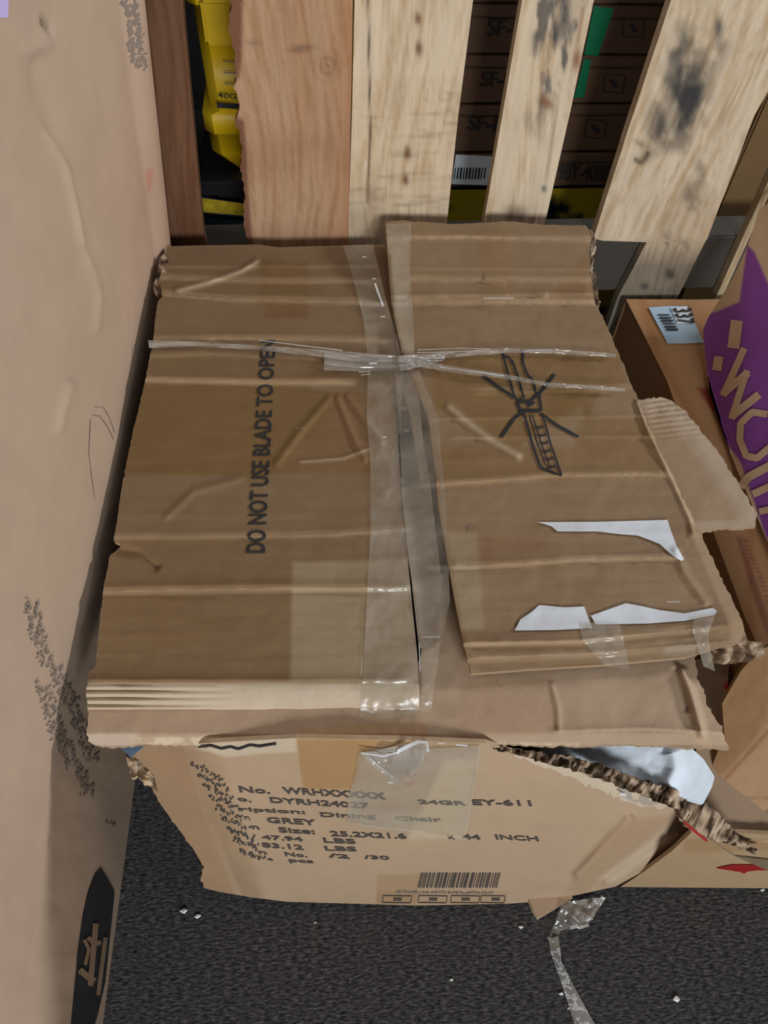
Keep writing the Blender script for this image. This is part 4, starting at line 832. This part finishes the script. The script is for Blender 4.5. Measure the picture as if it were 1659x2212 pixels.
# carton lower right
low = thing('floor_carton', (.9, .5, 0), 'kraft carton on the carpet at the lower right with a red arrow on its front', 'box')
zf = surf((0, 1, 0), .20)
def lowp(px, py, C):
    C = mulc(C, .6*soft(px, py, [(1480, 1812), (1700, 1812), (1700, 1838), (1470, 1842)], 4), (.8, .68, .55)); return C
p_a = P(1330, 1918, (0, 0, 1), .003); p_b = P(1659, 1920, (0, 0, 1), .003); fn = _n((p_a[1]-p_b[1], p_b[0]-p_a[0], 0)); ffs = surf(fn, fn.dot(p_a))
ff = sheet('front_panel', ffs, [(1496, 1796), (1600, 1800), (1800, 1810)], [(1340, 1916), (1659, 1919), (1800, 1920)], [(1496, 1796), (1452, 1838), (1390, 1884), (1340, 1916)], None, 5, lambda px, py: .004*(fbm(px, py, 90, 47)-.5), lowp, lin((175, 150, 118)), 'cardboard', low, (0, .005, 0))
tag(blob('printed_arrow', ffs, ([(1548, 1875), (1580, 1868), (1640, 1868), (1700, 1869)], [(1548, 1876), (1600, 1884), (1640, 1880), (1700, 1882)]), lambda px, py: .004*(fbm(px, py, 90, 47)-.5), -.0012, 'ink_red', ff), 'red printed arrow')
tag(blob('printed_arrow', ffs, ([(1590, 1876), (1610, 1872), (1625, 1876)], [(1590, 1877), (1606, 1888), (1625, 1877)]), lambda px, py: .004*(fbm(px, py, 90, 47)-.5), -.0012, 'ink_red', ff), 'red printed arrow')
_tl, _tr = ffs(np.array([1496., 1800.]), np.array([1796., 1810.]))
quadpanel('top_panel', _tl+[.08, .2, -.004], _tr+[0, .2, -.004], _tr+[0, .002, -.004], _tl+[.01, .002, -.004], low, KRAFT, (0, 0, -.004))
# leaning carton
LNn = _n((-.45, -.55, .75)); lc = LNn.dot(P(1560, 1700, (0, 0, 1), .36)); les = surf(LNn, lc)
lean = thing('leaning_carton', (.85, .45, 0), 'smudge-printed kraft carton leaning at the lower right of the crushed carton', 'box')
def lep(px, py, C):
    C = mixc(C, .6*ridge(px, py, [(1720, 1540), (1659, 1580), (1560, 1690), (1538, 1730)], 4, 1, 0), lin((130, 75, 40)))
    n = fbm(px*.6, py*1.4, 14, 66); C = mixc(C, .75*soft(px, py, [(1560, 1720), (1720, 1730), (1720, 1812), (1590, 1800)], 8)*np.clip((n-.42)*6, 0, 1), lin((95, 88, 80)))
    C = mulc(C, .6*soft(px, py, [(1500, 1600), (1610, 1430), (1659, 1400), (1659, 1560), (1550, 1700)], 8), (.84, .72, .62))
    return C
sheet('top_panel', les, [(1640, 1405), (1700, 1380), (1800, 1370)], [(1512, 1812), (1600, 1818), (1800, 1830)], [(1640, 1405), (1600, 1450), (1560, 1520), (1565, 1590), (1540, 1650), (1535, 1720), (1512, 1812)], None, 4, lambda px, py: .006*(fbm(px, py, 90, 48)-.5)-.00009*np.clip((1659-(py-1560)*.85)-px, 0, 200), lep, lin((172, 140, 105)), 'cardboard', lean, tuple(-LNn*.02), lin((172, 140, 105)))
# carton corner under the flap, between
mid = thing('tucked_carton', (.62, .6, 0), 'brown carton with a red tape scrap, tucked beside the crushed carton', 'box')
ms = surf((0, 0, 1), .30)
def mp_(px, py, C):
    C = mixc(C, .9*soft(px, py, [(1562, 1478), (1590, 1462), (1600, 1466), (1585, 1482), (1575, 1500), (1566, 1495)], 3), lin((215, 30, 35)))
    C = mulc(C, .9*soft(px, py, [(1556, 1495), (1600, 1490), (1620, 1560), (1560, 1600), (1530, 1540)], 10), (.45, .3, .28))  # dark shadow below the scrap, painted into the colour
    return C
sheet('top_panel', ms, [(1500, 1425), (1540, 1422), (1576, 1422)], [(1530, 1600), (1540, 1600), (1562, 1600)], None, None, 4, lambda px, py: .004*(fbm(px, py, 60, 49)-.5), mp_, lin((165, 138, 108)), 'cardboard', mid, (0, 0, -.004))
quadpanel('side_panel', (.54, .42, .296), (.585, .42, .296), (.585, .42, .003), (.54, .42, .003), mid, KRAFT_D, (0, .004, 0))
# purple scrap at the top left

# ================================================================ CRUMBS AND LOOSE FILM
gz = surf((0, 0, 1), .0)
crumbs = [(398, 1968, 13, 'white foam crumb on the carpet, larger of the pair near the tall carton'), (427, 1980, 10, 'white foam crumb on the carpet, smaller of the pair near the tall carton'),
          (1124, 2003, 9, 'white foam crumb on the carpet below the barcode of the crushed carton'), (1460, 2158, 13, 'white foam crumb on the carpet nearest the lower right corner of the picture'),
          (1212, 2147, 8, 'white foam crumb on the carpet under the trailing clear film'), (975, 2117, 7, 'tiny greenish white crumb alone on the carpet below the crushed carton'), (1646, 1923, 8, 'tiny white crumb at the foot of the red arrow carton'), (681, 1993, 5, 'faint tiny crumb on the carpet under the front of the crushed carton'), (1228, 2178, 5, 'tiny white speck on the carpet just below another crumb, lowest in the picture')]
for i, (x, y, w, lb) in enumerate(crumbs):
    import bmesh
    bm = bmesh.new(); bmesh.ops.create_icosphere(bm, subdivisions=2, radius=1); c = P(x, y, (0, 0, 1), 0)
    rad = w/FPX*1.35*.5; r = np.random.default_rng(i+50)
    for v in bm.verts: v.co = Vector((c[0]+v.co.x*rad*(1+r.normal(0, .18)), c[1]+v.co.y*rad*.6*(1+r.normal(0, .18)), max(.0005, .5*rad+v.co.z*rad*.5*(1+r.normal(0, .2)))))
    me = bpy.data.meshes.new('foam_crumb'); bm.to_mesh(me); bm.free()
    tag(link('foam_crumb', me, 'crumb', None, False), lb, 'crumb', 'crumbs on the carpet')
film = thing('loose_film', tuple(P(1230, 1990, (0, 0, 1), 0)), 'crumpled clear film trailing from the crushed carton onto the carpet', 'plastic film')
fz = surf((0, 0, 1), .02)
sheet('film_tuft', fz, jag([(1215, 1950), (1260, 1942), (1310, 1938)], 2, 6, 1), jag([(1185, 2028), (1215, 2010), (1262, 2005), (1280, 1985)], 3, 6, 2), None, None, 4, lambda px, py: .03*(fbm(px, py, 26, 87)-.5), None, (.5, .5, .5), 'clear_film', film, None)
sheet('film_tail', surf((0, 0, 1), .004), [(1185, 2028), (1206, 2022)], [(1250, 2240), (1300, 2240)], [(1185, 2028), (1190, 2060), (1215, 2130), (1250, 2240)], [(1206, 2022), (1214, 2080), (1245, 2140), (1300, 2240)], 6, lambda px, py: .006*fbm(px, py, 40, 88), None, (.5, .5, .5), 'clear_film', film, None)
for g_ in [([(1232, 2005), (1248, 2000)], 8), ([(1252, 2004), (1272, 1998)], 6), ([(1266, 1990), (1276, 1984)], 5), ([(1182, 2027), (1190, 2027)], 5), ([(1190, 2058), (1205, 2058)], 4), ([(1238, 1980), (1250, 1992)], 3)]: strokes('painted_film_glint', fz, [g_], 4, lambda px, py: .03*(fbm(px, py, 26, 87)-.5), .006, 'film_glint', film)  # painted highlights on the loose film
